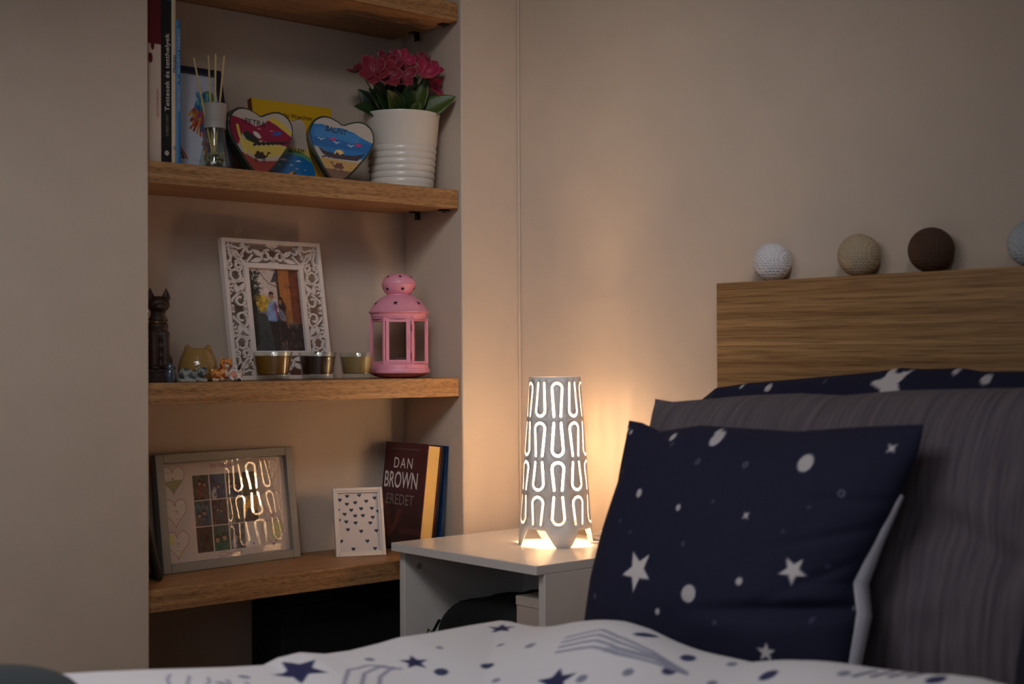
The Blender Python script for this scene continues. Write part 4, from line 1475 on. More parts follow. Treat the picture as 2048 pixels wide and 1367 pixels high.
for i, (u, hh) in enumerate([(.34, .10), (.38, .16), (.42, .20), (.45, .22), (.48, .18), (.52, .12), (.58, .08)]):
    cv.poly([(W * (u - .03), 0), (W * (u - .025), H * (hh - .03)), (W * u, H * hh), (W * (u + .025), H * (hh - .03)), (W * (u + .03), 0)], (26, 16, 18))
cv.rect(0, W, 0, H * .07, (24, 16, 18))
g = np.random.RandomState(3)
for i in range(60):
    cv.ell(W * g.rand(), H * .10 * g.rand(), .0009, .0009, (150, 110, 90), a=.7)
V = np.stack([np.full(cv.X.shape, Td / 2 + .0002), cv.X, cv.Y], -1)
grid_obj('cover_print', V, cv.c, M_COVER, t, smooth=False)


def on_cover(txt, h, w, yc, zc, m, nm, bold=0.0, track=1.0):
    tx = text_mb(txt, h, w, 'c', bold=bold, track=track)
    tx.v = [(Td / 2 + .0006, x + yc, z + zc - h / 2) for x, y, z in tx.v]
    obj(nm, tx, m, t)


on_cover('DAN', .0205, .060, W * .46, H - .040, M_INKW, 'author_lettering', .004, 1.25)
on_cover('BROWN', .0310, .108, W * .44, H - .0735, M_INKW, 'author_lettering', .012)
on_cover('EREDET', .0205, .090, W * .46, H - .1120, M_INKG, 'title_lettering')
on_cover('A DA VINCI-KÓD SZERZŐJÉTŐL', .0030, .095, W * .50, H - .0125, M_INKG, 'tagline_lettering')
Lk = R(7.0)
book('book', 'thin black notebook squeezed behind the dark red thriller', 'book', (-.188, -.1785, ZD + .0006), (0, -Lk, -PI / 2), .0058, .2030, .134, mat('notebook_black', (18, 18, 26), .5), group='books leaning on the right alcove wall')
Lk = R(5.2)
book('book', 'thin dark blue book, rightmost of the three leaning on the alcove wall', 'book', (-.188, -.1632, ZD + .0006), (0, -Lk, -PI / 2), .0060, .2040, .137, mat('dark_blue_cover', (22, 52, 96), .4), group='books leaning on the right alcove wall')

# dark frame leaning on the left alcove wall, seen edge on
t = thing('picture_frame', 'black picture frame seen edge-on, leaning on the left alcove wall', 'picture frame', (-.200, -.7420, ZD + .0028), (0, R(14.5), -PI / 2))
obj('frame', MB().box(-.007, .007, 0, .120, 0, .215), M_BLACKG, t, bevel=.005, seg=4)
obj('back_board', MB().box(-.0075, -.006, .012, .108, .012, .203), M_BLACK, t)
obj('picture_sheet', MB().add([(.0073, .014, .014), (.0073, .106, .014), (.0073, .106, .200), (.0073, .014, .200)], [(0, 1, 2, 3)]), mat('grey_print', (120, 110, 104), .5), t)

# black storage box under the lowest shelf
t = thing('storage_box', 'black box standing under the lowest alcove shelf', 'box', (-.155, -.327, 0))
obj('body', MB().box(-.058, .050, -.163, .163, 0, .425), M_BLACK, t, bevel=.004)
obj('lid', MB().box(-.060, .052, -.1645, .165, .4255, .4560), M_BLACK, t, bevel=.004)
# ------------------------------------------------------------------ bedside table
t = thing('bedside_table', 'white open-fronted bedside table under the glowing lamp', 'bedside table', (0, 0, 0))
NX0, NX1, NY0 = .0322, .4256, -.344
obj('table_top', MB().box(NX0, NX1, NY0, -.014, H0 - .0155, H0), M_WHITE, t, bevel=.0012)
obj('side_panel', MB().box(NX0 + .0005, NX0 + .0155, -.325, -.014, 0, H0 - .0157), M_WHITE, t, bevel=.0008)
obj('side_panel', MB().box(NX1 - .0155, NX1 - .0005, -.325, -.014, 0, H0 - .0157), M_WHITE, t, bevel=.0008)
obj('back_panel', MB().box(NX0 + .016, NX1 - .016, -.036, -.026, .05, H0 - .016), M_WHITE, t)
obj('shelf', MB().box(NX0 + .016, NX1 - .016, -.318, -.037, .300, .315), M_WHITE, t, bevel=.0008)
obj('bottom_panel', MB().box(NX0 + .016, NX1 - .016, -.318, -.037, .04, .055), M_WHITE, t, bevel=.0008)
dm = MB()
dm.lathe([(.0003, 0), (.0056, 0), (.0060, .0008), (.0052, .0012), (.0040, .0009), (.0003, .0009)], 24, cap=False)
dm.box(-.0035, .0035, -.0006, .0006, .0006, .0013).box(-.0006, .0006, -.0035, .0035, .0006, .0013)
obj('cam_lock', dm, mat('grey_cam_lock', (176, 170, 166), .4, .1), t, (NX0 + .0156, -.292, H0 - .046), (0, PI / 2, 0))

# black bag on its shelf
t = thing('bag', 'black cloth bag with a brass buckle lying inside the bedside table', 'bag', (.193, -.175, .3155))
mb = MB()
V, F = [], []
nu, nv = 36, 18
for j in range(nv + 1):
    p = -PI / 2 + PI * j / nv
    for i in range(nu):
        a = 2 * PI * i / nu
        sg = lambda x, e: math.copysign(abs(x) ** e, x)
        X = .128 * sg(math.cos(p), .45) * sg(math.cos(a), .45)
        Y = .120 * sg(math.cos(p), .45) * sg(math.sin(a), .5)
        Zz = .068 * (sg(math.sin(p), .6) + 1)
        Zz *= 1 + .14 * (X / .128) * (1 if Zz > .07 else .2) - (.30 * max(0, (-X - .075) / .057) ** 2 if Zz > .05 else 0)
        Zz += .0022 * math.sin(X * 90 + Y * 60) * (Zz > .02)
        V.append((X, Y, Zz))
for j in range(nv):
    for i in range(nu):
        k = (i + 1) % nu
        F.append((j * nu + i, j * nu + k, (j + 1) * nu + k, (j + 1) * nu + i))
obj('body', mb.add(V, F), M_BLACK, t, smooth=80)
obj('strap', MB().tube([(-.108, -.100, .085), (-.119, -.108, .060), (-.128, -.112, .030), (-.134, -.116, .008), (-.135, -.118, .004)], .0085, 8, flat=.3), M_BLACKG, t)
obj('buckle', MB().tube([(-.118, -.117, .070), (-.108, -.118, .066), (-.117, -.122, .034), (-.127, -.121, .038)], .0016, 8, True), mat('old_brass', (132, 104, 54), .35, .8), t, label='brass buckle')
# beige box at the right
t = thing('storage_box', 'small beige box inside the bedside table, right of the bag', 'box', (.3835, -.282, .3155))
obj('body', MB().box(-.054, .020, -.020, .100, 0, .148), mat('beige_carton', (206, 188, 176), .7), t, bevel=.001)
obj('lid', MB().box(-.055, .021, -.021, .101, .1482, .1640), mat('beige_carton_lid', (210, 194, 182), .7), t, bevel=.001)

# ------------------------------------------------------------------ lamp
LX, LY = .2452, -.1329
t = thing('table_lamp', 'lit white conical table lamp with hairpin cut-outs on the bedside table', 'lamp', (LX, LY, H0))
LH, LR0, LR1 = .300, .0675, .0465


def lr(z):
    return LR0 + (LR1 - LR0) * z / LH


FA = math.atan2(-.62, .785) + R(0)           # direction towards the bed's foot corner, the face with a centred column


def zbot(th):
    d = abs(((math.degrees(th) - 7 + 45) % 90) - 45)
    k = min(1, max(0, (d - 10.5) / 19.0))
    k = k * k * (3 - 2 * k) * .35 + k * .65
    return .0300 * min(1, k * 1.04)


def slot(rowz0, rowz1, arcw, endw, up):
    """hairpin outline (x in metres along the girth, z) : stroke of half width hs round a U"""
    hs = .00235
    n = 14
    if up:
        zc = rowz1 - hs - arcw
        path = [(-endw, rowz0 + hs)] + [(-arcw * math.cos(PI * i / n), zc + arcw * math.sin(PI * i / n)) for i in range(n + 1)] + [(endw, rowz0 + hs)]
    else:
        zc = rowz0 + hs + arcw
        path = [(-endw, rowz1 - hs)] + [(-arcw * math.cos(PI * i / n), zc - arcw * math.sin(PI * i / n)) for i in range(n + 1)] + [(endw, rowz1 - hs)]
    P = [Vector(p) for p in path]
    Lf, Rt = [], []
    for i, p in enumerate(P):
        a, b = P[max(0, i - 1)], P[min(len(P) - 1, i + 1)]
        d = (b - a).normalized()
        q = Vector((-d.y, d.x)) * hs
        Lf.append(p + q)
        Rt.append(p - q)

    def cap(p, d):
        a0 = math.atan2(d.y, d.x)
        return [p + Vector((math.cos(a0 + x), math.sin(a0 + x))) * hs for x in (R(60), R(30), 0, R(-30), R(-60))]
    d1 = (P[-1] - P[-2]).normalized()
    d0 = (P[0] - P[1]).normalized()
    out = Lf + cap(P[-1], d1) + Rt[::-1] + cap(P[0], d0)
    return [(v.x, v.y) for v in out]


ROWS = [(.0384, .0906, .0112, .0080), (.0986, .1515, .0108, .0071), (.1588, .2210, .0102, .0066), (.2285, .2915, .0092, .0062)]
slots = []
for c in range(10):
    for r_, (z0, z1, aw, ew) in enumerate(ROWS):
        up = ((c + r_) % 2 == 1)
        slots.append((c * 36.0, slot(z0, z1, aw, ew, up)))


def lamp_shell():
    K = .057                                        # flat sheet: u = theta * K
    th0, th1 = R(-162), R(198)
    verts, edges, segs = [], [], []

    def loop(pts, closed=True):
        k = len(verts)
        verts.extend([Vector(p) for p in pts])
        n = len(pts)
        for i in range(n if closed else n - 1):
            edges.append((k + i, k + (i + 1) % n))
    nb = 240
    bot = [((th0 + (th1 - th0) * i / nb) * K, zbot(th0 + (th1 - th0) * i / nb)) for i in range(nb + 1)]
    top = [((th0 + (th1 - th0) * i / nb) * K, LH) for i in range(nb, -1, -1)]
    sideR = [(th1 * K, LH * q) for q in (.25, .5, .75)]
    sideL = [(th0 * K, LH * q) for q in (.75, .5, .25)]
    loop(bot + sideR + top + sideL)
    holes = []
    for deg, pts in slots:
        d = deg if deg <= 190 else deg - 360
        P = []
        for x, z in pts:
            P.append(((R(d) + x / lr(z)) * K, z))
        holes.append(P)
        loop(P)
    # inner points so that the flat sheet can bend round
    for i in range(1, 72):
        for j in range(1, 12):
            u = (th0 + (th1 - th0) * i / 72) * K
            z = LH * j / 12
            if z > zbot(u / K) + .004:
                verts.append(Vector((u, z)))
    V, E_, F, _, _, _ = geometry.delaunay_2d_cdt(verts, edges, [], 0, 1e-7)

    def inside(p, poly):
        x, y = p
        c = False
        n = len(poly)
        for i in range(n):
            (ax, ay), (bx, by) = poly[i], poly[(i + 1) % n]
            if (ay > y) != (by > y) and x < (bx - ax) * (y - ay) / (by - ay) + ax:
                c = not c
        return c
    boxes = [(min(p[0] for p in h), max(p[0] for p in h), min(p[1] for p in h), max(p[1] for p in h), h) for h in holes]
    FF = []
    for f in F:
        cx = sum(V[i].x for i in f) / len(f)
        cz = sum(V[i].y for i in f) / len(f)
        if cz < zbot(cx / K) - 1e-6 or cz > LH:
            continue
        if any(b[0] < cx < b[1] and b[2] < cz < b[3] and inside((cx, cz), b[4]) for b in boxes):
            continue
        FF.append(tuple(f))
    VV = []
    for v in V:
        th, z = v.x / K, v.y
        r_ = lr(z)
        VV.append((r_ * math.cos(FA + th), r_ * math.sin(FA + th), z))
    return VV, FF


V, F = lamp_shell()
me = bpy.data.meshes.new('shade')
me.from_pydata(V, [], F)
bm = bmesh.new()
bm.from_mesh(me)
bmesh.ops.remove_doubles(bm, verts=bm.verts, dist=1e-5)
bmesh.ops.delete(bm, geom=[v for v in bm.verts if not v.link_faces], context='VERTS')
for f in bm.faces:
    c = f.calc_center_median()
    if f.normal.dot(Vector((c.x, c.y, 0))) < 0:
        f.normal_flip()
bm.to_mesh(me)
bm.free()
me.polygons.foreach_set('use_smooth', [True] * len(me.polygons))
me.materials.append(M_WMETAL)
o = link(bpy.data.objects.new('lamp_shade', me), t)
so = o.modifiers.new('Solidify', 'SOLIDIFY')
so.thickness = .0014
so.offset = -1
# inner opal sleeve
m = bpy.data.materials.new('opal_sleeve')
m.use_nodes = True
nt = m.node_tree
nt.nodes.clear()
oo = nt.nodes.new('ShaderNodeOutputMaterial')
tr = nt.nodes.new('ShaderNodeBsdfTranslucent')
tr.inputs['Color'].default_value = (.93, .91, .87, 1)
df = nt.nodes.new('ShaderNodeBsdfDiffuse')
df.inputs['Color'].default_value = (.9, .88, .84, 1)
mx = nt.nodes.new('ShaderNodeMixShader')
mx.inputs[0].default_value = .4
cl = nt.nodes.new('ShaderNodeBsdfTransparent')
cl.inputs['Color'].default_value = (.97, .95, .92, 1)
m2 = nt.nodes.new('ShaderNodeMixShader')
m2.inputs[0].default_value = .30                 # part of the light passes the opal film straight
nt.links.new(tr.outputs[0], mx.inputs[1])
nt.links.new(df.outputs[0], mx.inputs[2])
nt.links.new(mx.outputs[0], m2.inputs[1])
nt.links.new(cl.outputs[0], m2.inputs[2])
nt.links.new(m2.outputs[0], oo.inputs[0])
n = 64
mb = MB().lathe([(lr(.034) - .0050, .034), (lr(.15) - .0048, .15), (lr(.296) - .0046, .296)], n, cap=False)
obj('inner_sleeve', mb, m, t, smooth=60)
sm = MB()
for k in range(3):
    sm.tube([((lr(z) - .0044) * math.cos(FA + a), (lr(z) - .0044) * math.sin(FA + a), z) for a, z in [(k * 2.1 + i * .14, .05 + .0062 * i) for i in range(38)]], .00035, 5)
obj('sleeve_seam', sm, mat('amber_seam', (206, 156, 86), .6), t)
# lamp holder, its three-armed carrier, and the bulb
obj('lamp_holder', MB().lathe([(.0004, .050), (.014, .050), (.0165, .053), (.0165, .108), (.0150, .112), (.0004, .112)], 32, cap=False), M_WMETAL, t)
sp = MB().tube([((lr(.046) - .006) * math.cos(a), (lr(.046) - .006) * math.sin(a), .046) for a in [2 * PI * i / 40 for i in range(40)]], .0013, 6, True)
for i in range(3):
    a = 2 * PI * i / 3 + .5
    sp.tube([(.013 * math.cos(a), .013 * math.sin(a), .052), ((lr(.046) - .006) * math.cos(a), (lr(.046) - .006) * math.sin(a), .046)], .0013, 6)
obj('carrier', sp, M_WMETAL, t)
m = bpy.data.materials.new('bulb_light')
m.use_nodes = True
nt = m.node_tree
nt.nodes.clear()
oo = nt.nodes.new('ShaderNodeOutputMaterial')
em = nt.nodes.new('ShaderNodeEmission')
em.inputs['Color'].default_value = (1.0, .67, .38, 1)
BULB = em
em.inputs['Strength'].default_value = 265
nt.links.new(em.outputs[0], oo.inputs[0])
obj('bulb', MB().lathe([(.0120, .112), (.0140, .122), (.0200, .142), (.0235, .162), (.0225, .182), (.0170, .199), (.0080, .209), (.0004, .2110)], 20, cap=False), m, t, label='glowing bulb')
obj('cord', MB().tube([(.058, .030, .004), (.072, .055, .003), (.060, .085, .003), (.030, .105, .004), (.010, .114, .004), (-.004, .120, .0045), (-.010, .1225, .0040)], .0028, 8), mat('white_cable', (214, 206, 198), .4), t)
obj('cord_loop', MB().tube([(.030 + .030 * math.cos(a), .088 + .020 * math.sin(a), .0032 + .004 * (i % 5 == 0) + .007 * (1 + math.sin(a)) / 2) for i, a in enumerate([2 * PI * i / 28 for i in range(26)])], .0028, 8), mat('white_cable', (214, 206, 198), .4), t)

# ------------------------------------------------------------------ bed
t = thing('bed', 'oak bed with a plain flat headboard against the back wall', 'bed', (0, 0, 0))
HX0, HX1 = .5636, 2.33
obj('headboard', MB().box(HX0, HX1, -.060, -.002, .0, H0 + .4572), M_HEAD, t, bevel=.0012)
obj('side_rail', MB().box(HX0 + .012, HX0 + .034, -2.10, -.0605, .10, .38), M_HEAD, t, bevel=.0012)
obj('side_rail', MB().box(HX1 - .034, HX1 - .012, -2.10, -.0605, .10, .38), M_HEAD, t, bevel=.0012)
obj('footboard', MB().box(HX0, HX1, -2.135, -2.1005, 0, .38), M_HEAD, t, bevel=.0012)
obj('slat_base', MB().box(HX0 + .035, HX1 - .035, -2.09, -.066, .20, .235), mat('pale_slats', (206, 180, 140), .6), t)
o = obj('mattress', MB().box(HX0 + .040, HX1 - .040, -2.085, -.068, .2355, H0 - .078), mat('mattress_cover', (206, 202, 200), .9, bump=(260, .3)), None, bevel=.03, seg=5)
tag(o, 'white mattress under the starry duvet', 'mattress')

# cotton balls on the headboard
for (x, c, lab, r) in [(.6579, (226, 222, 226), 'white thread ball, nearest the left end of the headboard top', .0318), (.8258, (188, 168, 140), 'beige thread ball on the headboard, second from its left end', .0330),
                       (.9512, (82, 56, 42), 'dark brown thread ball on the headboard top', .0335), (1.1090, (184, 190, 196), 'pale blue grey thread ball on the headboard, cut off by the photo\'s edge', .0330)]:
    m = mat('thread_%d' % c[0], c, .9, bump=None)
    nt = m.node_tree
    if not nt.nodes.get('Wave'):
        tc = nt.nodes['Texture Coordinate']
        bp = nt.nodes.new('ShaderNodeBump')
        bp.inputs['Strength'].default_value = .6
        bp.inputs['Distance'].default_value = .004
        prev = None
        for ax in ('X', 'Z', 'DIAGONAL'):
            w = nt.nodes.new('ShaderNodeTexWave')
            w.bands_direction = ax if ax != 'DIAGONAL' else 'DIAGONAL'
            w.inputs['Scale'].default_value = 70
            w.inputs['Distortion'].default_value = 2.5
            nt.links.new(tc.outputs['Object'], w.inputs['Vector'])
            if prev is None:
                prev = w.outputs['Fac']
            else:
                mm = nt.nodes.new('ShaderNodeMath')
                mm.operation = 'MAXIMUM'
                nt.links.new(prev, mm.inputs[0])
                nt.links.new(w.outputs['Fac'], mm.inputs[1])
                prev = mm.outputs[0]
        nt.links.new(prev, bp.inputs['Height'])
        nt.links.new(bp.outputs['Normal'], nt.nodes['Principled BSDF'].inputs['Normal'])
    o = obj('thread_ball', MB().ball((0, 0, 0), r, 40, 26), m, None, (x, -.031, H0 + .4572 + r * .985), smooth=80)
    tag(o, lab, 'ball', 'thread balls along the headboard')


# ------------------------------------------------------------------ pillows
def noise2(X, Y, seed, k=1.0):
    g = np.random.RandomState(seed)
    out = np.zeros(np.shape(X))
    for i in range(9):
        a, f = g.uniform(0, PI), k * g.uniform(4, 22)
        out += math.pow(f, -1) * np.sin((X * math.cos(a) + Y * math.sin(a)) * f * 2 * PI / 1.0 + g.uniform(0, 6))
    return out


def coons(top, bot, left, right, nu, nv):
    """patch in (x,z) between four polylines; v runs from bottom to top"""
    def res(P, n):
        P = np.array(P, float)
        d = np.r_[0, np.cumsum(np.hypot(*np.diff(P, axis=0).T))]
        s = np.linspace(0, d[-1], n)
        return np.stack([np.interp(s, d, P[:, 0]), np.interp(s, d, P[:, 1])], -1)
    T, B = res(top, nu), res(bot, nu)
    Lc, Rc = res(left, nv), res(right, nv)
    u = np.linspace(0, 1, nu)[None, :, None]
    v = np.linspace(0, 1, nv)[:, None, None]
    c = (1 - u) * Lc[:, None] + u * Rc[:, None] + (1 - v) * B[None] + v * T[None]
    c -= (1 - u) * (1 - v) * B[0] + u * (1 - v) * B[-1] + (1 - u) * v * T[0] + u * v * T[-1]
    return c


def pillow(name, label, P, thick, lean, cols_front, mat_, y0, z0, power=2.6, seed=1, group=None, back=.8, edge=.0):
    """P: (nv,nu,2) x,z outline patch; bulge to both sides of the leaning plane y = y0 - (z0 - z) * lean"""
    nv, nu = P.shape[:2]
    u = np.linspace(-1, 1, nu)[None]
    v = np.linspace(-1, 1, nv)[:, None]
    b = (1 - np.abs(u) ** power) ** .55 * (1 - np.abs(v) ** power) ** .55
    w = noise2(P[..., 0], P[..., 1], seed) * .05 * (.4 + .6 * b)
    base = y0 - (z0 - P[..., 1]) * lean
    yf = base - thick * b * (1 + w * 2) - w * .02
    yb = base + thick * back * b
    t = thing(name, label, 'cushion' if 'cushion' in name else 'pillow', (0, 0, H0), group=group)
    front = np.stack([P[..., 0], yf, P[..., 1]], -1)
    rear = np.stack([P[..., 0], yb, P[..., 1]], -1)
    return t, front, rear


NAVY = (15, 18, 50)


def starry(P, items, base=NAVY, col=(214, 206, 206)):
    c = np.zeros(P.shape[:2] + (3,)) + np.array(base, float)
    X, Z = P[..., 0], P[..., 1]
    k = Canvas(1, 1, 3, (0, 0, 0))
    k.X, k.Y, k.c = X, Z, c
    k.px = .0016
    for it in items:
        x, z, r = it[:3]
        typ = it[3] if len(it) > 3 else 'd'
        if typ == 's':
            k.poly(star_pts(x, z, r, it[4] if len(it) > 4 else PI / 2, .42), col)
        elif typ == 'x':
            k.poly(star_pts(x, z, r, PI / 4, .35, 4), col)
        elif typ == 'o':
            k.ell(x, z, r, r, (110, 108, 130))
            k.ell(x, z, r * .55, r * .55, base)
        else:
            k.ell(x, z, r, r, col, a=.9)
    return k.c


M_CUSH = print_mat('printed_cotton', .85, weave=700, sheen=.0)
# front cushion, navy with stars, white at the back
top = [(.7378, .2472), (.7642, .2446), (.7996, .2344), (.8682, .2447), (1.023, .2424), (1.116, .2511), (1.201, .2568)]
left = [(.7428, -.0768), (.7363, -.0328), (.7325, .0384), (.737, .1051), (.7464, .166), (.7416, .22), (.7378, .2472)]
right = [(1.150, -.0740), (1.1545, -.015), (1.1524, .0411), (1.1441, .0757), (1.1646, .1249), (1.1845, .1764), (1.1998, .2275), (1.201, .2568)]
bot = [(.7428, -.0768), (.943, -.0765), (1.150, -.0740)]
P = coons(top, bot, left, right, 240, 200)
items = [(.7440, .234, .0062, 'x'), (.7560, .2320, .0032), (.8441, .2294, .0048), (.8525, .2206, .0026, 'o'), (.9225, .2306, .0090), (.9136, .2023, .0034, 'o'), (.9895, .2025, .0038, 'o'), (1.0748, .2087, .0102),
         (1.1746, .2292, .0072, 'x'), (.7700, .1807, .0026, 'o'), (.8239, .1572, .0055), (.9604, .1578, .0019, 'o'), (.9051, .1457, .0040), (1.015, .1449, .0058, 'x'), (1.1307, .1773, .0044, 'o'), (1.0957, .1598, .0019, 'o'),
         (.9287, .1042, .0026, 'o'), (.8564, .0640, .0265, 's', PI / 2 + .63), (1.0884, .0880, .0172, 's', PI / 2 + .60), (1.0243, .0702, .0045), (.9532, .0479, .0105), (.7782, .0216, .0032, 'o'), (.9051, .0203, .0040),
         (.8396, -.0092, .0034), (1.0701, -.0051, .0120, 's'), (.8263, .1082, .0019, 'o'), (1.0696, .1305, .0019, 'o'), (1.125, .0951, .0019, 'o'), (.79, -.05, .004), (.98, -.045, .006), (.90, -.055, .009, 's'),
         (.915, .2385, .0040), (.800, .120, .0022, 'o'), (1.00, .02, .0024, 'o'), (1.115, .035, .0026, 'o')]
t, fr, re = pillow('cushion', 'navy cushion printed with white stars and dots, in front of the grey pillow', P, .060, .30, None, M_CUSH, -.450, .25, 2.8, 4, 'cushions on the bed', back=.12)
# pull folds towards the right-hand lower corner
fold = np.exp(-((P[..., 1] - (.048 + .10 * (P[..., 0] - 1.144))) / .010) ** 2) * np.clip((P[..., 0] - .93) / .18, 0, 1)
fr[..., 1] += .014 * fold
for k_ in range(3):
    fr[..., 1] += .003 * np.exp(-((P[..., 1] - (.10 + .035 * k_ + (.5 - .25 * k_) * (P[..., 0] - 1.15))) / .007) ** 2) * np.clip((P[..., 0] - 1.02) / .1, 0, 1)
cols = starry(P, items)
grid_obj('front_cover', fr, cols, M_CUSH, t)
M_NAVYB = mat('navy_cotton_back', NAVY, .9, bump=(700, .3))
M_CUSHB = mat('white_cushion_back', (196, 192, 204), .9, bump=(700, .3))
grid_obj('back_cover', re[::3, ::3], None, M_CUSHB, t, flip=True, )
n_ = len(right)
pip = [(x + .0010 + .003 * math.exp(-((z - .05) / .04) ** 2), -.450 - (.25 - z) * .30 + .003 + .008 * math.exp(-((z - .03) / .06) ** 2), z) for x, z in right[:-2]]
obj('piping', MB().tube(pip, [.0040, .0058, .0066, .0070, .0040, .0018], 10, flat=1.6), M_CUSHB, t, label='white edge seam')

# grey pillow behind
m = bpy.data.materials.new('grey_slub_linen')
m.use_nodes = True
nt = m.node_tree
b_ = nt.nodes['Principled BSDF']
tc = nt.nodes.new('ShaderNodeTexCoord')
mp = nt.nodes.new('ShaderNodeMapping')
mp.inputs['Rotation'].default_value = (0, R(24), 0)
mp.inputs['Scale'].default_value = (190, 3, 10)
nz = nt.nodes.new('ShaderNodeTexNoise')
nz.inputs['Scale'].default_value = 1
nz.inputs['Detail'].default_value = 3
rp = nt.nodes.new('ShaderNodeValToRGB')
rp.color_ramp.elements[0].position = .3
rp.color_ramp.elements[0].color = (*lin((80, 72, 81)), 1)
rp.color_ramp.elements[1].position = .72
rp.color_ramp.elements[1].color = (*lin((110, 100, 106)), 1)
nt.links.new(tc.outputs['Object'], mp.inputs['Vector'])
nt.links.new(mp.outputs['Vector'], nz.inputs['Vector'])
nt.links.new(nz.outputs['Fac'], rp.inputs['Fac'])
nt.links.new(rp.outputs['Color'], b_.inputs['Base Color'])
b_.inputs['Roughness'].default_value = .9
M_LINEN = m
top = [(.6785, .2732), (.7139, .2695), (.7841, .2752), (.8551, .2814), (.9392, .2854), (1.0112, .284), (1.0922, .2916), (1.1953, .2949), (1.2579, .2969), (1.3500, .2960)]
left = [(.690, -.070), (.6879, .056), (.6853, .1985), (.6785, .2732)]
right = [(1.345, -.070), (1.352, .06), (1.353, .19), (1.350, .296)]
bot = [(.690, -.070), (1.0, -.073), (1.345, -.070)]
P = coons(top, bot, left, right, 130, 80)
t, fr, re = pillow('pillow', 'large grey linen pillow standing between the starry cushion and the headboard', P, .070, .25, None, M_LINEN, -.330, .29, 4.0, 9, 'pillows on the bed', back=.8)
fr[..., 1] += .012 * np.exp(-((P[..., 1] - (.13 - .45 * (P[..., 0] - 1.24))) / .022) ** 2) * np.clip((P[..., 0] - 1.12) / .1, 0, 1) * np.clip((1.35 - P[..., 0]) / .05, 0, 1)
grid_obj('front_cover', fr, None, M_LINEN, t)
grid_obj('back_cover', re, None, M_LINEN, t, flip=True)
# starry pillow against the headboard
top = [(.5995, .264), (.631, .2849), (.6989, .2937), (.7946, .301), (.8842, .3082), (.9352, .3128), (.9682, .3179), (1.0082, .3160), (1.0622, .3181), (1.092, .3134), (1.1553, .3137), (1.2573, .3141), (1.31, .305)]
left = [(.610, -.070), (.598, .06), (.596, .2), (.5995, .264)]
right = [(1.30, -.070), (1.318, .08), (1.318, .22), (1.31, .305)]
bot = [(.610, -.070), (.95, -.073), (1.30, -.070)]
P = coons(top, bot, left, right, 240, 130)
items = [(.966, .296, .034, 's', PI / 2 + .3), (.7475, .2870, .006), (.69, .288, .0035), (1.1102, .3030, .0075), (1.0622, .3135, .005), (.85, .297, .003, 'o'), (.68, .25, .005), (.82, .24, .012, 's'), (1.2, .29, .012, 's'), (1.02, .25, .005), (.9, .27, .003), (.72, .10, .01), (1.25, .2, .006)]
t, fr, re = pillow('pillow', 'navy starry pillow leaning on the headboard behind the grey pillow', P, .048, .10, None, M_CUSH, -.140, .30, 3.0, 12, 'pillows on the bed', back=.9)
grid_obj('front_cover', fr, starry(P, items), M_CUSH, t)
grid_obj('back_cover', re[::2, ::2], None, mat('navy_cotton', NAVY, .9, bump=(700, .3)), t, flip=True)
# dark pillow standing at the right
top = [(1.385, .150), (1.42, .185), (1.49, .215), (1.62, .25), (1.85, .25), (1.93, .22)]
left = [(1.372, -.065), (1.366, .03), (1.372, .10), (1.385, .150)]
right = [(1.94, -.065), (1.95, .05), (1.95, .15), (1.93, .22)]
bot = [(1.372, -.065), (1.6, -.068), (1.94, -.065)]
P = coons(top, bot, left, right, 60, 40)
t, fr, re = pillow('cushion', 'plain near black cushion at the right edge, beside the grey pillow', P, .055, .30, None, M_BLACK, -.480, .25, 3.0, 15, 'cushions on the bed', back=.8)
M_DKNAVY = mat('dark_navy_cotton', (20, 22, 36), .9, bump=(500, .3))
grid_obj('front_cover', fr, None, M_DKNAVY, t)
grid_obj('back_cover', re, None, M_DKNAVY, t, flip=True)

# ------------------------------------------------------------------ duvet
XE, YE = .640, -.605
ZL = ([-2.1, -1.45, -1.249, -1.200, -1.142, -1.050, -.998, -.978, -.951, -.916, -.879, -.835, -.804, -.749, -.691, -.639], [.012, .012, .0098, .0049, -.0016, -.0132, -.0187, -.0124, -.0105, -.0179, -.0194, -.0165, -.0127, -.0138, -.0124, -.0130])
ZH = ([.68, .76, .82, .912, .953, .9925, 1.0306, 1.0674, 1.1029, 1.1706, 1.2338, 1.2932, 1.3489, 1.3807, 1.4114, 1.5, 2.3], [-.013, -.004, .004, .0110, .0100, .0045, .001, -.0015, -.0050, .0060, .0194, .0310, .0400, .041, .037, .025, .01])
xa = np.r_[np.linspace(.655, 1.45, 400), np.linspace(1.46, 2.27, 40)]
ya = np.r_[np.linspace(-2.06, -1.42, 40), np.linspace(-1.41, -.625, 400)]
rad = .045
arcx = [(XE + .004 + rad * (1 - math.cos(a)) - .0, -rad * (1 - math.sin(a))) for a in np.linspace(0, PI / 2, 12)[:-1]]
skirt = [(XE - .002, -.33), (XE - .006, -.25), (XE + .002, -.16), (XE, -.09)]
cx = [(x, dz) for x, dz in skirt + arcx if x < .655] + [(x, 0.0) for x in xa]
cx = [(x, -rad * (1 - math.sqrt(max(0, 1 - max(0, 1 - (x - XE - .004) / rad) ** 2))) if XE + .004 <= x < XE + .004 + rad else (dz if x < XE + .004 else 0.0)) for x, dz in cx]
cx = sorted(set(cx), key=lambda q: (q[0] if q[1] > -.05 else q[0] - 1 + q[1])) if False else cx
cyl = [(y, 0.0) for y in ya]
rh = .040
cyl = [(y, -rh * (1 - math.sqrt(max(0, 1 - max(0, 1 - (YE - y) / rh) ** 2))) * 1.4) for y, _ in cyl]
cyl += [(YE + d, -.056 - e) for d, e in ((-.012, -.030), (-.006, -.018), (-.002, -.008), (0, 0), (.001, .008))]
cyl = sorted(cyl)
X = np.array([q[0] for q in cx])[None].repeat(len(cyl), 0)
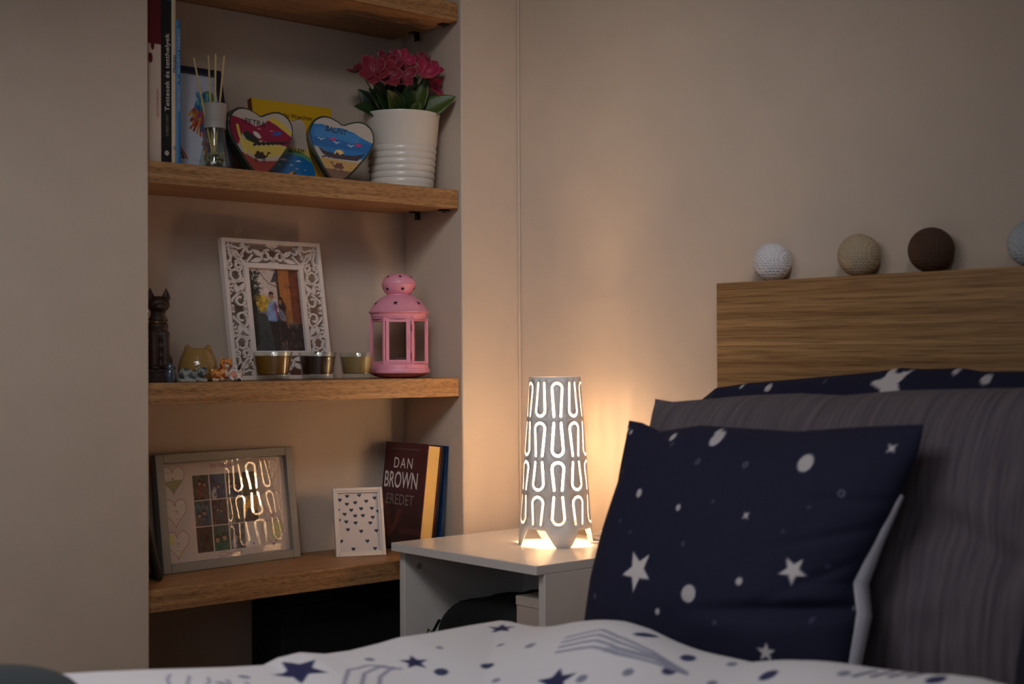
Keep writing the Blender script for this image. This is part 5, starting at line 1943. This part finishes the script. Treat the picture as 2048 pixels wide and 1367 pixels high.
DZX = np.array([q[1] for q in cx])[None].repeat(len(cyl), 0)
Y = np.array([q[0] for q in cyl])[:, None].repeat(len(cx), 1)
DZY = np.array([q[1] for q in cyl])[:, None].repeat(len(cx), 1)
zl, zh = np.interp(Y, *ZL), np.interp(X, *ZH)
wl, wh = np.exp(-np.clip(X - .68, 0, 9) / .12), np.exp(-np.clip(-.64 - Y, 0, 9) / .12)
ed = np.clip(np.minimum(X - .68, -.64 - Y), 0, 9)
Z = -.050 + ((wl * zl + wh * zh) / (wl + wh + 1e-9) + .050) * np.exp(-(ed / .13) ** 2)
Z += .010 * noise2(X, Y, 31, .30) * np.clip((X - .70) / .1, 0, 1)
Z = np.maximum(Z + DZX + DZY, np.where(DZX > -.06, -.0735, -.5))
cols = np.zeros(X.shape + (3,)) + np.array((226, 222, 226.))
k = Canvas(1, 1, 3, (0, 0, 0))
k.X, k.Y, k.c, k.px = X, Y, cols, .002
DN, DG = (40, 44, 86), (128, 128, 150)
for x, y, r, rot in [(.729, -.982, .033, .75), (.721, -.672, .019, 1.1), (.761, -.843, .018, .2), (.934, -.775, .024, .9), (1.55, -.9, .04, .3), (1.25, -.95, .04, .5), (.93, -1.25, .035, 0), (1.05, -1.15, .03, 1), (1.40, -.75, .012, .1), (.80, -1.14, .02, .5)]:
    k.poly(star_pts(x, y, r, rot, .45), DN)
k.ell(.969, -.664, .014, .006, DN, .85)
for x, y, r, c in [(.796, -.830, .0085, DN), (.729, -.885, .006, DG), (.817, -.777, .0080, DN), (.830, -.720, .0065, DG), (1.041, -.672, .0090, DN), (1.009, -.735, .0065, DG), (1.046, -.709, .0080, DN), (.963, -.762, .0065, DG), (1.160, -.680, .0100, DN),
                   (1.344, -.657, .0100, DN), (.727, -1.053, .0070, DG), (.756, -1.098, .0065, DG), (1.248, -.670, .0070, DG), (.775, -.72, .0050, DG), (.742, -.79, .0045, DG), (.86, -.80, .0050, DG), (1.10, -.70, .0060, DG), (1.30, -.69, .0060, DG), (1.2, -.8, .01, DN), (.95, -1.0, .008, DG), (1.09, -.655, .006, DG)]:
    k.ell(x, y, r, r, c, a=.9)
# comet-like strokes of parallel lines
for i in range(4):
    q, p = .0125 * i, .0110 * i
    k.line([(.873 + q * .4, -.701 - p * .9), (.915 + q * .5, -.682 - p), (.950 + q * .6, -.690 - p * .8), (1.003 + q * .5, -.690 - p * .5), (1.062 + q * .1, -.699 - p * .1)], .0042, (146, 146, 166))
k.line([(.955, -.715), (1.01, -.700)], .009, (146, 146, 166), .6)
for i in range(3):
    k.line([(.791 + .014 * i, -.964 + .013 * i), (.751 + .013 * i, -.930 + .013 * i), (.745 + .009 * i, -.900 + .010 * i), (.755 + .006 * i, -.880 + .006 * i)], .0048, (150, 150, 170))
for i in range(5):
    k.line([(.712 + .009 * i, -1.135 + .018 * i), (.735 + .009 * i, -1.150 + .020 * i), (.775 + .006 * i, -1.165 + .012 * i)], .0035, (150, 150, 170))
for i in range(4):
    k.line([(1.272 + .017 * i, -.652 + .006 * i), (1.262 + .017 * i, -.672 + .006 * i)], .0065, (96, 98, 126))
k.line([(1.03, -.79), (1.10, -.765), (1.20, -.76)], .007, (150, 150, 170))
o = grid_obj('duvet', np.stack([X, Y, Z + H0], -1), k.c, print_mat('printed_duvet', .9, weave=600, sheen=0), None)
tag(o, 'white duvet printed with dark blue stars, dots and strokes', 'duvet')
so = o.modifiers.new('Solidify', 'SOLIDIFY')
so.thickness = .002
so.offset = -1

# grey throw in the near left corner of the bed
gx, gy = np.meshgrid(np.linspace(-1, 1, 60), np.linspace(-1, 1, 60))
q = np.clip(1 - (np.abs(gx) ** 2.6 + np.abs(gy) ** 2.6), 0, 1) ** .5
TX, TY = .745 + .085 * gx, -1.44 + .185 * gy
TZ = -.004 + .044 * q * (1 + .18 * noise2(TX, TY, 77, .5) * 6 * .1) + .006
o = grid_obj('throw_blanket', np.stack([TX, TY, TZ + H0], -1), None, mat('slate_wool', (58, 64, 68), .95, bump=(220, .5)), None, mask=(np.abs(gx) ** 2.6 + np.abs(gy) ** 2.6) < 1.02)
tag(o, 'dark slate grey throw lying on the duvet at the lower left', 'blanket')
so = o.modifiers.new('Solidify', 'SOLIDIFY')
so.thickness = .004
so.offset = -1

# ------------------------------------------------------------------ light and camera
w = bpy.data.worlds.new('World')
SC.world = w
w.use_nodes = True
w.node_tree.nodes['Background'].inputs[0].default_value = (.78, .86, 1, 1)
w.node_tree.nodes['Background'].inputs[1].default_value = .05


def area(name, loc, to, sx, sy, power, col):
    l = bpy.data.lights.new(name, 'AREA')
    l.shape = 'RECTANGLE'
    l.size, l.size_y = sx, sy
    l.energy = power
    l.color = col
    o = bpy.data.objects.new(name, l)
    COL.objects.link(o)
    o.location = loc
    o.rotation_euler = (Vector(to) - Vector(loc)).to_track_quat('-Z', 'Y').to_euler()
    return o


area('window_daylight', (2.6, -3.9, 1.55), (.2, -.3, .9), 1.5, 1.3, 5, (.86, .93, 1.0))
area('added_overhead_fill', (.92, -1.40, 1.50), (.92, -1.40, 0), .7, .7, 5.4, (.98, .98, 1.0))  # added unseen light over the bed, brightens the duvet more than the alcove
l = bpy.data.lights.new('added_fill_spot', 'SPOT')       # added spot above and behind the viewer: brightens the middle, leaves the edges dim
l.energy = 112
l.color = (1.0, .98, .98)
l.spot_size = R(29)
l.spot_blend = 1
l.shadow_soft_size = .34
o = bpy.data.objects.new('added_fill_spot', l)
COL.objects.link(o)
o.location = (2.05, -1.90, 2.33)
o.rotation_euler = (Vector((.41, -.29, 1.29)) - Vector(o.location)).to_track_quat('-Z', 'Y').to_euler()

cd = bpy.data.cameras.new('camera')
cam = bpy.data.objects.new('camera', cd)
COL.objects.link(cam)
cd.sensor_width = 36
cd.lens = 2780.85 / 2048 * 36
cam.location = (2.0857, -1.8445, .3354 + H0)
fw = Vector((-0.75276195, 0.6582, 0.01105469))
rt = Vector((0.65818794, 0.75283564, -0.00520947))
up = Vector((0.01175124, -0.00335458, 0.99992532))
cam.matrix_world = Matrix(((rt.x, up.x, -fw.x, cam.location.x), (rt.y, up.y, -fw.y, cam.location.y), (rt.z, up.z, -fw.z, cam.location.z), (0, 0, 0, 1)))
cd.dof.use_dof = True
cd.dof.focus_distance = 2.72
cd.dof.aperture_fstop = 5.0
cd.clip_start = .02
SC.camera = cam

vs = SC.view_settings
vs.view_transform = 'Standard'
vs.look = 'None'
vs.gamma = 1
vs.use_curve_mapping = False
vs.exposure = 0.0
SC.cycles.use_denoising = True
SC.cycles.max_bounces = 14
SC.cycles.transmission_bounces = 10
SC.cycles.transparent_max_bounces = 16
SC.cycles.caustics_reflective = False
SC.cycles.caustics_refractive = False
